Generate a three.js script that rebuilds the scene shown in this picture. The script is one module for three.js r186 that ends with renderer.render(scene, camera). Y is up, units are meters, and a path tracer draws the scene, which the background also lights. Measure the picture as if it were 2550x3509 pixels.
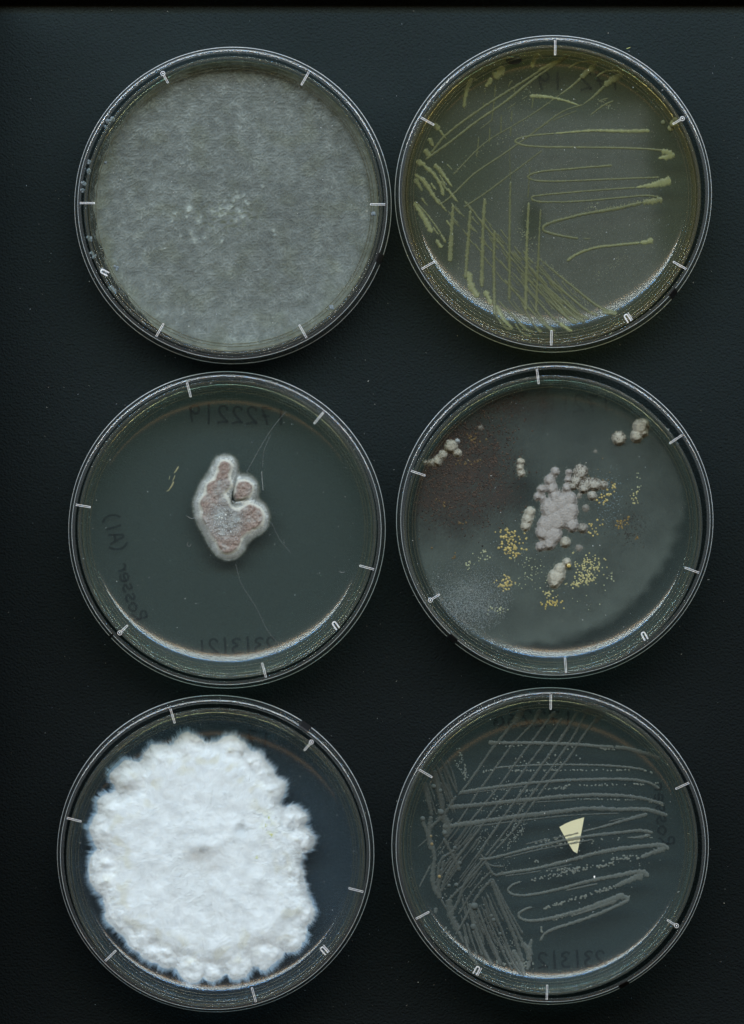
import * as THREE from 'three';
import { mergeGeometries } from 'three/addons/utils/BufferGeometryUtils.js';
import { ImprovedNoise } from 'three/addons/math/ImprovedNoise.js';

// ---------------------------------------------------------------- camera, light, exposure
const H = 3000, H0 = 8;                       // camera height and the height at which the scan is true to scale (mm)
const scene = new THREE.Scene();
scene.background = new THREE.Color(0x040505);
const camera = new THREE.PerspectiveCamera(2 * Math.atan(148.55 / (H - H0)) * 180 / Math.PI, 744 / 1024, 0.5, 10);
camera.position.set(0, H / 1000, 0);
camera.up.set(0, 0, -1);
camera.lookAt(0, 0, 0);
scene.add(camera);

// the scanner's long lamp, behind the sheet's upper edge: a neutral strip; warm above and blue below added for colour fringes
function strip(height, y, z, length, color, intensity) {
  const l = new THREE.RectAreaLight(color, intensity, length, height);
  l.position.set(0, y, z); l.lookAt(0, 0, -0.12 * Math.sign(-z)); l.name = 'scanner_and_added_lamp'; scene.add(l);
}
strip(0.055, 0.845, -0.553, 2.8, new THREE.Color(1.0, 0.60, 0.28), 8);
strip(0.175, 0.760, -0.625, 2.8, new THREE.Color(0.96, 1.0, 0.99), 13.5);
strip(0.050, 0.675, -0.698, 2.8, new THREE.Color(0.16, 0.48, 1.0), 19);
// added dim warm lamp opposite, for the orange arc on the agar
strip(0.08, 0.85, 0.60, 2.0, new THREE.Color(1.0, 0.55, 0.22), 1.8);

const renderer = new THREE.WebGLRenderer({ antialias: true });
renderer.setSize(744, 1024);
renderer.toneMapping = THREE.LinearToneMapping;
renderer.toneMappingExposure = 1.06;
renderer.shadowMap.enabled = true;

// ---------------------------------------------------------------- helpers (all lengths in mm until mesh() turns them to metres)
let seed = 7;
const rnd = () => { seed = (seed * 1664525 + 1013904223) >>> 0; return seed / 4294967296; };
const rr = (a, b) => a + (b - a) * rnd();
const gauss = () => (rnd() + rnd() + rnd() - 1.5) * 1.15;
const clamp = (x, a = 0, b = 1) => Math.min(b, Math.max(a, x));
const smooth = (a, b, x) => { const t = clamp((x - a) / (b - a)); return t * t * (3 - 2 * t); };
const mix = (a, b, t) => a + (b - a) * t;
const mixc = (a, b, t) => [mix(a[0], b[0], t), mix(a[1], b[1], t), mix(a[2], b[2], t)];
const noise3 = new ImprovedNoise();
const noise = (x, y, z = 0) => noise3.noise(x + 31.7, y + 11.3, z + 5.1);
const fbm = (x, y, oct = 4, z = 0) => { let s = 0, a = 1, n = 0; for (let i = 0; i < oct; i++) { s += a * noise(x, y, z + i * 9.7); n += a; a *= 0.55; x *= 2.03; y *= 2.03; } return s / n; };
const ridge = (x, y, z = 0) => 1 - Math.abs(noise(x, y, z)) * 2;
const K = 25.4 / 300;                                                   // a 300 dpi scan: mm per pixel
const at = (px, py, h = H0) => { const k = K * (H - h) / (H - H0); return [(px - 1275) * k, (py - 1754.5) * k]; };

const counts = {};
function numbered(n) { const k = counts[n] = (counts[n] ?? -1) + 1; return k ? `${n}_${String(k).padStart(3, '0')}` : n; }
function mesh(name, geo, mat, parent, extra = {}) {
  geo.scale(0.001, 0.001, 0.001);
  const m = new THREE.Mesh(geo, mat);
  m.name = parent === scene ? numbered(name) : name;
  m.castShadow = m.receiveShadow = true;
  Object.assign(m.userData, extra);
  parent.add(m);
  return m;
}
function geoFrom(pos, idx, col, cw = 3, uv) {
  const g = new THREE.BufferGeometry();
  g.setAttribute('position', new THREE.Float32BufferAttribute(pos, 3));
  if (col) g.setAttribute('color', new THREE.Float32BufferAttribute(col, cw));
  if (uv) g.setAttribute('uv', new THREE.Float32BufferAttribute(uv, 2));
  g.setIndex(idx); g.computeVertexNormals();
  return g;
}
const V2 = (x, y) => new THREE.Vector2(x, y);
function lathe(profile, seg = 288) { return new THREE.LatheGeometry(profile.map(([r, y]) => V2(r, y)), seg); }
// rounded closed loop in (r, y): every corner gets a small fillet
function loop(pts, f) {
  const out = [], n = pts.length;
  for (let i = 0; i < n; i++) {
    const [p, c, q] = [pts[(i + n - 1) % n], pts[i], pts[(i + 1) % n]];
    const r = c[2] ?? f, u = [p[0] - c[0], p[1] - c[1]], v = [q[0] - c[0], q[1] - c[1]], lu = Math.hypot(...u), lv = Math.hypot(...v);
    const a = [c[0] + u[0] / lu * r, c[1] + u[1] / lu * r], b = [c[0] + v[0] / lv * r, c[1] + v[1] / lv * r];
    for (let k = 0; k <= 6; k++) { const t = k / 6; out.push([(1 - t) ** 2 * a[0] + 2 * t * (1 - t) * c[0] + t * t * b[0], (1 - t) ** 2 * a[1] + 2 * t * (1 - t) * c[1] + t * t * b[1]]); }
  }
  out.push(out[0].slice());
  return out;
}

// ---------------------------------------------------------------- materials
const M = {
  clear: new THREE.MeshPhysicalMaterial({ color: 0xf4f8fa, roughness: 0.03, transmission: 0.965, thickness: 0.001, ior: 1.55, name: 'polystyrene' }),
  pane: new THREE.MeshPhysicalMaterial({ color: 0xfbfdfd, roughness: 0.02, transmission: 1, thickness: 0, ior: 1.5, name: 'polystyrene sheet' }),
  ridge: new THREE.MeshPhysicalMaterial({ color: 0xffffff, roughness: 0.3, transmission: 0.05, thickness: 0, ior: 1.55, name: 'moulded ridge' }),  // white in place of lamp light caught on clear moulded edges
  ink: new THREE.MeshPhysicalMaterial({ specularIntensity: 0, transparent: true, opacity: 0.26, color: new THREE.Color(0.004, 0.005, 0.012), roughness: 0.7, name: 'marker ink' }),
  blackInk: new THREE.MeshStandardMaterial({ color: new THREE.Color(0.006, 0.006, 0.006), roughness: 0.6, name: 'black marker ink' }),
  dust: new THREE.MeshStandardMaterial({ color: new THREE.Color(0.6, 0.62, 0.6), roughness: 0.9, name: 'dust' }),
  growth: new THREE.MeshStandardMaterial({ color: 0xffffff, vertexColors: true, roughness: 0.75, name: 'growth' }),
  film: new THREE.MeshStandardMaterial({ color: 0xffffff, vertexColors: true, transparent: true, roughness: 0.8, name: 'thin growth' }),
  streak: new THREE.MeshPhysicalMaterial({ color: 0xffffff, vertexColors: true, transparent: true, roughness: 0.38, specularIntensity: 0.6, name: 'moist growth' }),
  hypha: new THREE.MeshStandardMaterial({ color: 0xffffff, roughness: 0.9, name: 'hyphae' }),
};
const agarMat = (c, through, rough = 0.14) => new THREE.MeshPhysicalMaterial({ color: new THREE.Color(...c), roughness: rough, transmission: through, thickness: 0, ior: 1.42, name: 'agar' });

// ---------------------------------------------------------------- the backing sheet and added bars that shade its edges
{
  const N = 2048, data = new Uint8Array(N * N * 4);
  for (let j = 0; j < N; j++) for (let i = 0; i < N; i++) {
    const x = i / N * 250, y = j / N * 340;
    const g = 0.5 + 0.42 * noise(x * 1.35, y * 1.6) + 0.3 * noise(x * 2.9, y * 3.2, 3) + 0.12 * noise(x * 0.3, y * 0.3, 9);
    const k = (j * N + i) * 4; data[k] = data[k + 1] = data[k + 2] = clamp(g) * 255; data[k + 3] = 255;
  }
  const grain = new THREE.DataTexture(data, N, N); grain.magFilter = THREE.LinearFilter; grain.needsUpdate = true;
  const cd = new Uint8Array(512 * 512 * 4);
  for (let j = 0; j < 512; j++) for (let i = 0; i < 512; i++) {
    const x = i / 512 * 250, y = j / 512 * 340, paintedFalloff = mix(1, 0.6, smooth(10, 270, 340 - y + 30 * fbm(x * 0.012, y * 0.012, 2, 6))), v = 0.5 + 0.35 * fbm(x * 0.02, y * 0.02, 3, 2) + 0.18 * noise(x * 1.1, y * 1.1, 4), k = (j * 512 + i) * 4;  // darker towards the bottom: lamp falloff painted into the sheet colour
    cd[k] = 255 * clamp((0.101 + 0.036 * v) * paintedFalloff); cd[k + 1] = 255 * clamp((0.130 + 0.040 * v) * paintedFalloff); cd[k + 2] = 255 * clamp((0.131 + 0.040 * v) * paintedFalloff); cd[k + 3] = 255;
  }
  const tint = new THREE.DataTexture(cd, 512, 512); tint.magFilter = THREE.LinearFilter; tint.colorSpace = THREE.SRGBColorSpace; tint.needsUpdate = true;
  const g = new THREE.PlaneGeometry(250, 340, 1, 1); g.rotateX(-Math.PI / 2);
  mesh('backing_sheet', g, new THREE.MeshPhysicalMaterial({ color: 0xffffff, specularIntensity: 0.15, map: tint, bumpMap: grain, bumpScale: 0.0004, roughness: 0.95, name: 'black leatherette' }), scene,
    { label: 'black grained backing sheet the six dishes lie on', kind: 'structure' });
  const bz = [];
  const bar = (x0, x1, z0, z1, h) => { const b = new THREE.BoxGeometry(x1 - x0, h, z1 - z0); b.translate((x0 + x1) / 2, h / 2 + 0.02, (z0 + z1) / 2); bz.push(b); };
  bar(-125, 125, -172, -150.2, 6.2); bar(-125, -108.4, -150.1, 170, 28);  // added bars just out of view, casting shade on the sheet's edges
  mesh('added_shade_bars', mergeGeometries(bz), new THREE.MeshStandardMaterial({ color: 0x040505, roughness: 0.9, name: 'black plastic' }), scene,
    { label: 'added black bars out of view that shade the upper and left edge of the sheet', kind: 'structure' });
}

// ---------------------------------------------------------------- the dish
const AG = 4.6, RI = 42.0, RB = 39.1, TIP = 25.5 * Math.PI / 180, LAM = 6.2;
function agarY(r) {                                                      // height of the agar: it climbs the wall
  if (r <= RB) return AG + LAM * Math.tan(TIP) * Math.exp((r - RB) / LAM);
  return AG + LAM * Math.tan(TIP) + (r - RB) * 0.95;
}
const lidWall = lathe(loop([[46.15, 3.2, 0.35], [44.95, 16.0, 0.75], [43.9, 16.0, 0.03], [43.75, 14.7, 0.35], [45.0, 3.2, 0.3]], 0.3));
const lidPanel = lathe([[0, 14.95], [43.86, 14.95], [43.88, 15.95], [0, 15.95]].map(p => p));
const baseWall = lathe(loop([[43.0, 0.0, 0.5], [43.35, 14.2, 0.35], [42.3, 14.2, 0.35], [RI + 0.05, 1.15, 0.3], [41.2, 1.1, 0.05], [41.2, 0.0, 0.2]], 0.3));
const basePanel = lathe([[0, 0.15], [41.15, 0.15], [41.15, 1.05], [0, 1.05]]);
const agarProfile = [[RI - 0.05, 1.12]];
for (let i = 0; i <= 10; i++) { const r = mix(RI - 0.05, RB, i / 10); agarProfile.push([r, agarY(r)]); }
for (let i = 1; i <= 40; i++) { const r = RB * (1 - i / 40); agarProfile.push([r, agarY(r)]); }

// moulded double-line ridge along a polyline on the lid's top (local mm)
function ridgeLine(pts, w, y, h = 0.18) {
  const g = [];
  const tube = P => { const c = new THREE.CatmullRomCurve3(P.map(([x, z]) => new THREE.Vector3(x, y + 0.02, z)), false, 'catmullrom', 0.1); const t = new THREE.TubeGeometry(c, P.length * 4, w / 2, 5, false); g.push(t); };
  tube(pts);
  return g;
}
function ribGeo(r0, r1, deg, y) {                                        // a short radial bar: two white rods stand in for its lamp-lit edges
  const a = deg * Math.PI / 180, dx = Math.cos(a), dz = -Math.sin(a), g = [], half = 0.2;
  for (const s of [-1, 1]) {
    const ox = -dz * half * s, oz = dx * half * s;
    const b = new THREE.CylinderGeometry(0.055, 0.055, r1 - r0, 6); b.rotateZ(Math.PI / 2); b.rotateY(a);
    b.translate(dx * (r0 + r1) / 2 + ox, y + 0.03, dz * (r0 + r1) / 2 + oz); g.push(b);
  }
  const cap = new THREE.CylinderGeometry(0.06, 0.06, 2 * half, 6); cap.rotateZ(Math.PI / 2); cap.rotateY(a + Math.PI / 2); cap.translate(dx * r0, y + 0.03, dz * r0); g.push(cap);
  return mergeGeometries(g.map(x => x.toNonIndexed()));
}
function arcPatch(deg, half, prof, jitter = 0.25) {                        // a patch that follows the lid's outer wall
  const pos = [], idx = [], nA = 14;
  for (let i = 0; i <= nA; i++) for (let j = 0; j < prof.length; j++) {
    const edge = (i === 0 ? -1 : i === nA ? 1 : 0) * jitter * half * Math.sin(j * 2.3 + deg);
    const a = (deg + (i / nA * 2 - 1) * half + edge) * Math.PI / 180;
    pos.push(Math.cos(a) * prof[j][0], prof[j][1], -Math.sin(a) * prof[j][0]);
    if (i < nA && j < prof.length - 1) { const k = i * prof.length + j; idx.push(k, k + prof.length, k + 1, k + 1, k + prof.length, k + prof.length + 1); }
  }
  return geoFrom(pos, idx);
}
const wallOut = [[46.2, 3.6], [45.9, 7], [45.5, 11], [45.1, 15.2], [44.9, 15.85], [44.5, 16.06]];

// handwriting, seen through the dish and therefore mirrored
const GLYPH = {
  1: [[.5, 0, .48, 1]], 2: [[.1, .2, .35, 0, .75, .05, .8, .35, .4, .7, .05, .95, .4, .9, .95, 1]], 3: [[.1, .1, .5, 0, .85, .2, .4, .45, .85, .65, .7, .95, .1, .95]],
  7: [[.1, .05, .85, .02, .6, .5, .4, 1], [.25, .5, .85, .48]], 9: [[.8, .1, .3, 0, .1, .3, .4, .5, .8, .2, .82, .1, .75, .6, .6, 1]], '/': [[.5, -.15, .45, 1.1]],
  R: [[.2, 0, .2, 1], [.2, .05, .7, .02, .8, .28, .2, .5, .85, 1]], o: [[.5, .45, .1, .7, .5, 1, .85, .7, .5, .45]], s: [[.8, .5, .35, .45, .3, .65, .75, .8, .5, 1, .1, .95]],
  e: [[.1, .75, .85, .7, .6, .45, .15, .65, .3, .98, .85, .95]], r: [[.25, .5, .25, 1], [.25, .7, .5, .48, .85, .52]], '(': [[.7, -.1, .35, .3, .4, .8, .75, 1.15]], ')': [[.3, -.1, .65, .3, .6, .8, .25, 1.15]],
  A: [[.05, 1, .45, 0, .9, 1], [.2, .62, .8, .6]], a: [[.8, .55, .4, .45, .1, .75, .4, 1, .8, .6, .85, 1]], ' ': [],
};
function inkStrokes(text, x, z, size, angle, w = 0.6, pitch = 0.85) {    // (x, z): middle, local mm; mirrored left to right
  const g = [], n = text.length, ca = Math.cos(angle), sa = Math.sin(angle);
  [...text].forEach((ch, i) => { for (const s of GLYPH[ch]) {
    const P = [];
    for (let k = 0; k < s.length; k += 2) {
      let u = -((i - n / 2 + 0.06) * pitch + s[k] * 0.72) * size, v = (s[k + 1] - 0.5) * size;
      u *= 1.0; u += gauss() * 0.05; v += gauss() * 0.05;
      P.push(new THREE.Vector3(x + u * ca - v * sa, 1.16, z + u * sa + v * ca));
    }
    const c = new THREE.CatmullRomCurve3(P, false, 'centripetal'), t = new THREE.TubeGeometry(c, Math.max(8, P.length * 5), w / 2, 5); t.translate(0, -1.16, 0); t.scale(1, 0.1, 1); t.translate(0, 1.16, 0); g.push(t);
  } });
  return mergeGeometries(g);
}

function dish(o) {
  const [cx, cz] = at(...o.lid, 15), [bx, bz] = at(...o.base, 6);
  const t = new THREE.Group(); t.name = numbered('petri_dish'); t.position.set(cx / 1000, 0.0003, cz / 1000); scene.add(t);
  t.userData = { label: o.label, category: 'petri dish', group: 'petri dishes laid out on the black sheet' };
  const off = [bx - cx, bz - cz];
  const L = (px, py, h = 6) => { const [x, z] = at(px, py, h); return [x - cx, z - cz]; };
  const lid = mesh('lid', lidWall.clone(), M.wall, t);
  for (const [R, y, w] of [[45.95, 5.2, 0.11], [44.75, 15.75, 0.075]]) { const g = new THREE.TorusGeometry(R, w, 6, 288); g.rotateX(Math.PI / 2); g.translate(0, y, 0); mesh('added_rim_line', g, M.rim, lid); }  // added pale rings drawing the bright lines reflected along the rim
  mesh('top_panel', lidPanel.clone(), M.pane, lid);
  o.ribs.forEach((d, i) => mesh('rib', ribGeo(i === o.knob ? 39.8 : 39.9, i === o.knob ? 42.2 : 44.2, d, 16.0), M.ridge, lid));
  if (o.knob !== undefined) {
    const a = o.ribs[o.knob] * Math.PI / 180, k = new THREE.SphereGeometry(0.62, 24, 12, 0, Math.PI * 2, 0, Math.PI / 2); k.scale(1, 0.7, 1);
    const ring = new THREE.TorusGeometry(0.6, 0.07, 6, 28); ring.rotateX(Math.PI / 2);
    const tip = new THREE.SphereGeometry(0.2, 10, 8); tip.translate(0, 0.35, 0);
    const g = mergeGeometries([ring, tip].map(x => x.toNonIndexed())); g.translate(Math.cos(a) * 42.9, 16.0, -Math.sin(a) * 42.9);
    mesh('moulded_dot', g, M.ridge, lid);
  }
  { // the raised mark near the rim: a U with o.bars upright strokes beside it; its open end towards the rim
    const [mx, mz] = L(...o.mark.at, 16), a = o.mark.turn * Math.PI / 180, g = [];
    const put = P => g.push(...ridgeLine(P.map(([u, v]) => [mx + u * Math.cos(a) - v * Math.sin(a), mz + u * Math.sin(a) + v * Math.cos(a)]), 0.13, 16.0));
    for (const [w, d] of [[0.62, 0], [0.40, 0.2]]) {
      const P = [[-w, 1.3]]; for (let k = 0; k <= 8; k++) { const f = Math.PI * k / 8; P.push([-w * Math.cos(f), -0.7 - (w) * Math.sin(f) * 0.8]); } P.push([w, 1.3]); put(P);
    }
    for (let k = 0; k < o.mark.bars; k++) { put([[1.0 + k * 0.3, -1.3], [1.0 + k * 0.3, -0.4], [1.0 + k * 0.3, 0.5], [1.0 + k * 0.3, 1.3]]); }
    mesh('moulded_mark', mergeGeometries(g), M.ridge, lid);
  }
  if (o.blot !== undefined) mesh('marker_dash', arcPatch(o.blot[0], o.blot[1], wallOut), M.blackInk, lid, { label: 'black marker dash across the rim' });
  const move = g => { g.translate(off[0], 0, off[1]); return g; };
  const base = mesh('base', move(baseWall.clone()), o.side ?? M.side, t);
  mesh('base_panel', move(basePanel.clone()), o.floor ?? M.floor, base);
  for (const [R, y, w] of [[39.9, 9.2, 0.08], [40.7, 9.8, 0.07], [41.9, 11.2, 0.1], [42.8, 14.25, 0.08]]) { const g = new THREE.TorusGeometry(R, w, 6, 256); g.rotateX(Math.PI / 2); g.translate(off[0], y, off[1]); mesh('added_amber_ring', g, M.ring, base); }  // added rings, tinted to draw amber light lines round the agar edge
  for (const w of o.writing ?? []) { const [x, z] = L(w[1], w[2], 0.1); mesh('handwriting', inkStrokes(w[0], x, z, w[3], (w[4] ?? 0) * Math.PI / 180, w[5], w[6]), M.ink, base, { label: 'mirrored handwriting in dark marker' }); }
  const agar = mesh('agar', move(lathe(agarProfile)), agarMat(o.agar, o.through ?? 0.97, o.rough), t);
  const ay = (x, z) => agarY(Math.hypot(x - off[0], z - off[1]));
  for (const [d0, d1, n] of o.emboss ?? []) {                             // lettering moulded round the base's edge
    const g = [];
    for (let i = 0; i < n; i++) {
      const a = mix(d0, d1, i / (n - 1)) * Math.PI / 180, r = 41.0, k = i % 3;
      const s = k === 1 ? new THREE.TorusGeometry(0.5, 0.12, 6, 12, 4.2) : k === 2 ? new THREE.TorusGeometry(0.55, 0.12, 6, 12) : new THREE.CylinderGeometry(0.12, 0.12, 1.2, 6);
      s.rotateX(Math.PI / 2); s.rotateY(a + i * 0.9); s.translate(Math.cos(a) * r + off[0], agarY(r) + 0.1, -Math.sin(a) * r + off[1]); g.push(s.toNonIndexed());
    }
    mesh('embossed_lettering', mergeGeometries(g), M.emboss, base);
  }
  return { t, L, off, ay, lid, base, agar, cx, cz };
}
M.wall = new THREE.MeshPhysicalMaterial({ color: new THREE.Color(0.93, 0.96, 0.95), roughness: 0.03, transmission: 0.975, thickness: 0, ior: 1.55, name: 'polystyrene wall' });
M.ring = new THREE.MeshPhysicalMaterial({ color: new THREE.Color(0.62, 0.57, 0.42), roughness: 0.15, transmission: 0.9, thickness: 0, ior: 1.5, name: 'amber line ring' });
M.floor = new THREE.MeshPhysicalMaterial({ color: new THREE.Color(0.9, 0.95, 0.95), roughness: 0.05, transmission: 0.972, thickness: 0, ior: 1.4, name: 'hazy polystyrene' });
M.side = new THREE.MeshPhysicalMaterial({ color: new THREE.Color(0.82, 0.86, 0.82), roughness: 0.06, transmission: 0.955, thickness: 0, ior: 1.45, name: 'dish wall' });
M.oliveSide = M.side.clone(); M.oliveSide.color.setRGB(0.84, 0.80, 0.62);
M.rim = new THREE.MeshPhysicalMaterial({ color: new THREE.Color(0.72, 0.76, 0.76), roughness: 0.15, transmission: 0.55, thickness: 0, ior: 1.55, name: 'pale rim line' });
M.emboss = new THREE.MeshPhysicalMaterial({ color: new THREE.Color(0.3, 0.32, 0.26), roughness: 0.12, transmission: 0.8, thickness: 0, ior: 1.5, name: 'moulded lettering' });

// a raised streak of growth: half round, with an uneven edge
const C2 = (ox, oy) => p => [ox + p[0] / 1.37333, oy + p[1] / 1.37333];
function streakGeo(D, P, w0, w1, color, { bumpy = 0.25, hgt = 0.35, gap = 0, alpha = 1 } = {}) {
  const curve = new THREE.CatmullRomCurve3(P.map(([x, y]) => { const [u, v] = D.L(x, y); return new THREE.Vector3(u, 0, v); }), false, 'centripetal');
  const len = curve.getLength(), n = Math.max(6, Math.ceil(len / 0.22)), pts = curve.getSpacedPoints(n), pos = [], idx = [], col = [], S = 6, q = rr(0, 900);
  let live = false, base = 0;
  for (let i = 0; i <= n; i++) {
    const p = pts[i], a = pts[Math.max(0, i - 1)], b = pts[Math.min(n, i + 1)], dx = b.x - a.x, dz = b.z - a.z, l = Math.hypot(dx, dz) || 1, nx = -dz / l, nz = dx / l;
    const s = i / n * len, on = gap ? noise(s * 0.35 + q, 4.4) > gap - 0.5 : true;
    const taper = Math.min(1, Math.sqrt(Math.min(i, n - i) * 0.22 / 0.55 + 0.06));
    const w = mix(w0, w1, i / n) * K * taper / 2, wl = w * (1 + bumpy * (noise(s * 1.3 + q, 1) * 1.1 + noise(s * 3.1 + q, 2) * 0.9)), wr = w * (1 + bumpy * (noise(s * 1.3 + q, 7) * 1.1 + noise(s * 3.1 + q, 8) * 0.9));
    if (!on) { live = false; continue; }
    const k0 = pos.length / 3, c = 1 + 0.16 * noise(s * 0.9 + q, 3) + 0.1 * noise(s * 3 + q, 5);
    for (let j = 0; j <= S; j++) {
      const f = Math.PI * j / S, x = p.x + nx * (Math.cos(f) > 0 ? wr : wl) * Math.cos(f), z = p.z + nz * (Math.cos(f) > 0 ? wr : wl) * Math.cos(f);
      const y = D.ay(x, z) + Math.sin(f) * Math.min(hgt, w * 0.8) - 0.015;
      pos.push(x, y, z); col.push(color[0] * c, color[1] * c, color[2] * c, alpha * (0.45 + 0.55 * Math.sin(f)));
      if (live && j < S) { const A = base + j, B = k0 + j; idx.push(A, B, A + 1, A + 1, B, B + 1); }
    }
    live = true; base = k0;
  }
  if (!idx.length) return null;
  const g = geoFrom(pos, idx, col, 4);
  const nn = g.attributes.normal; let up = 0; for (let i = 0; i < nn.count; i++) up += nn.getY(i);
  if (up < 0) { const ix = g.index.array; for (let i = 0; i < ix.length; i += 3) { const s = ix[i]; ix[i] = ix[i + 1]; ix[i + 1] = s; } g.computeVertexNormals(); }
  return g;
}
// small domed colonies, joined into one part
const domeProto = (() => { const g = new THREE.SphereGeometry(1, 8, 4, 0, Math.PI * 2, 0, Math.PI / 2); g.deleteAttribute('uv'); return g; })();
function dots(name, D, list, parent, mat = M.growth, extra = {}) {       // [px, py, r px, colour]
  const g = [];
  for (const [x, y, r, c, lift] of list) {
    const [u, v] = D.L(x, y), R = r * K, d = domeProto.clone(); d.scale(R, R * 0.7, R); d.translate(u, D.ay(u, v) - 0.02 + (lift ?? 0), v);
    const n = d.attributes.position.count, a = new Float32Array(n * 3); for (let i = 0; i < n; i++) a.set(c, i * 3); d.setAttribute('color', new THREE.BufferAttribute(a, 3)); g.push(d);
  }
  if (!g.length) return;
  return mesh(name, mergeGeometries(g), mat, parent, { kind: 'stuff', ...extra });
}
// a growth laid over a height field. f(px, py) -> {h: mm above the agar (negative = none), c: colour, a: alpha}
function field(name, D, box, step, f, mat, parent, extra = {}) {
  const [x0, y0, x1, y1] = box, nx = Math.ceil((x1 - x0) / step), ny = Math.ceil((y1 - y0) / step), pos = [], col = [], idx = [], id = new Int32Array((nx + 1) * (ny + 1)).fill(-1), H_ = new Float32Array((nx + 1) * (ny + 1)), C = [];
  const wide = mat === M.film ? 4 : 3;
  for (let j = 0; j <= ny; j++) for (let i = 0; i <= nx; i++) { const r = f(x0 + i * step, y0 + j * step); const k = j * (nx + 1) + i; H_[k] = r ? r.h : -9; C[k] = r; }
  const vert = (i, j) => {
    const k = j * (nx + 1) + i; if (id[k] >= 0) return id[k];
    const [u, v] = D.L(x0 + i * step, y0 + j * step), r = C[k];
    id[k] = pos.length / 3; pos.push(u, D.ay(u, v) + Math.max(H_[k], -0.08), v);
    col.push(...(r ? r.c : [0, 0, 0])); if (wide === 4) col.push(r ? r.a ?? 1 : 0);
    return id[k];
  };
  for (let j = 0; j < ny; j++) for (let i = 0; i < nx; i++) {
    const k = j * (nx + 1) + i, m = [H_[k], H_[k + 1], H_[k + nx + 1], H_[k + nx + 2]];
    if (Math.max(...m) <= -0.02 || Math.min(...m) <= -9) continue;
    const a = vert(i, j), b = vert(i + 1, j), c = vert(i, j + 1), d = vert(i + 1, j + 1);
    idx.push(a, c, b, b, c, d);
  }
  return mesh(name, geoFrom(pos, idx, col, wide), mat, parent, extra);
}
// signed distance (px, negative inside) to a smooth union of circles
function blobs(circles, k = 8) {
  return (x, y) => { let d = 1e9; for (const [cx, cy, r] of circles) { const e = Math.hypot(x - cx, y - cy) - r; const h = clamp(0.5 + 0.5 * (d - e) / k); d = d > 1e8 ? e : mix(d, e, h) - k * h * (1 - h); } return d; };
}
// hair-fine hyphae as one instanced part
const hairGeo = (() => { const g = new THREE.ConeGeometry(0.5, 1, 3, 1, true); g.translate(0, 0.5, 0); return g; })();
function hairs(name, D, list, mat, parent, color) {                      // [px, py, height mm, dx, dy, dz (any length: mm), radius mm]
  const m = new THREE.InstancedMesh(hairGeo, mat, list.length), q = new THREE.Quaternion(), up = new THREE.Vector3(0, 1, 0), v = new THREE.Vector3(), s = new THREE.Vector3(), p = new THREE.Vector3(), X = new THREE.Matrix4();
  list.forEach(([x, y, h, dx, dy, dz, r, c], i) => {
    const [u, w] = D.L(x, y); v.set(dx, dy, dz); const l = v.length(); v.divideScalar(l); q.setFromUnitVectors(up, v);
    p.set(u / 1000, (D.ay(u, w) + h) / 1000, w / 1000); s.set(r / 1000, l / 1000, r / 1000); m.setMatrixAt(i, X.compose(p, q, s));
    if (color) m.setColorAt(i, color(c, i));
  });
  m.name = name; m.userData.kind = 'stuff'; m.castShadow = m.receiveShadow = true; parent.add(m); return m;
}

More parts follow.
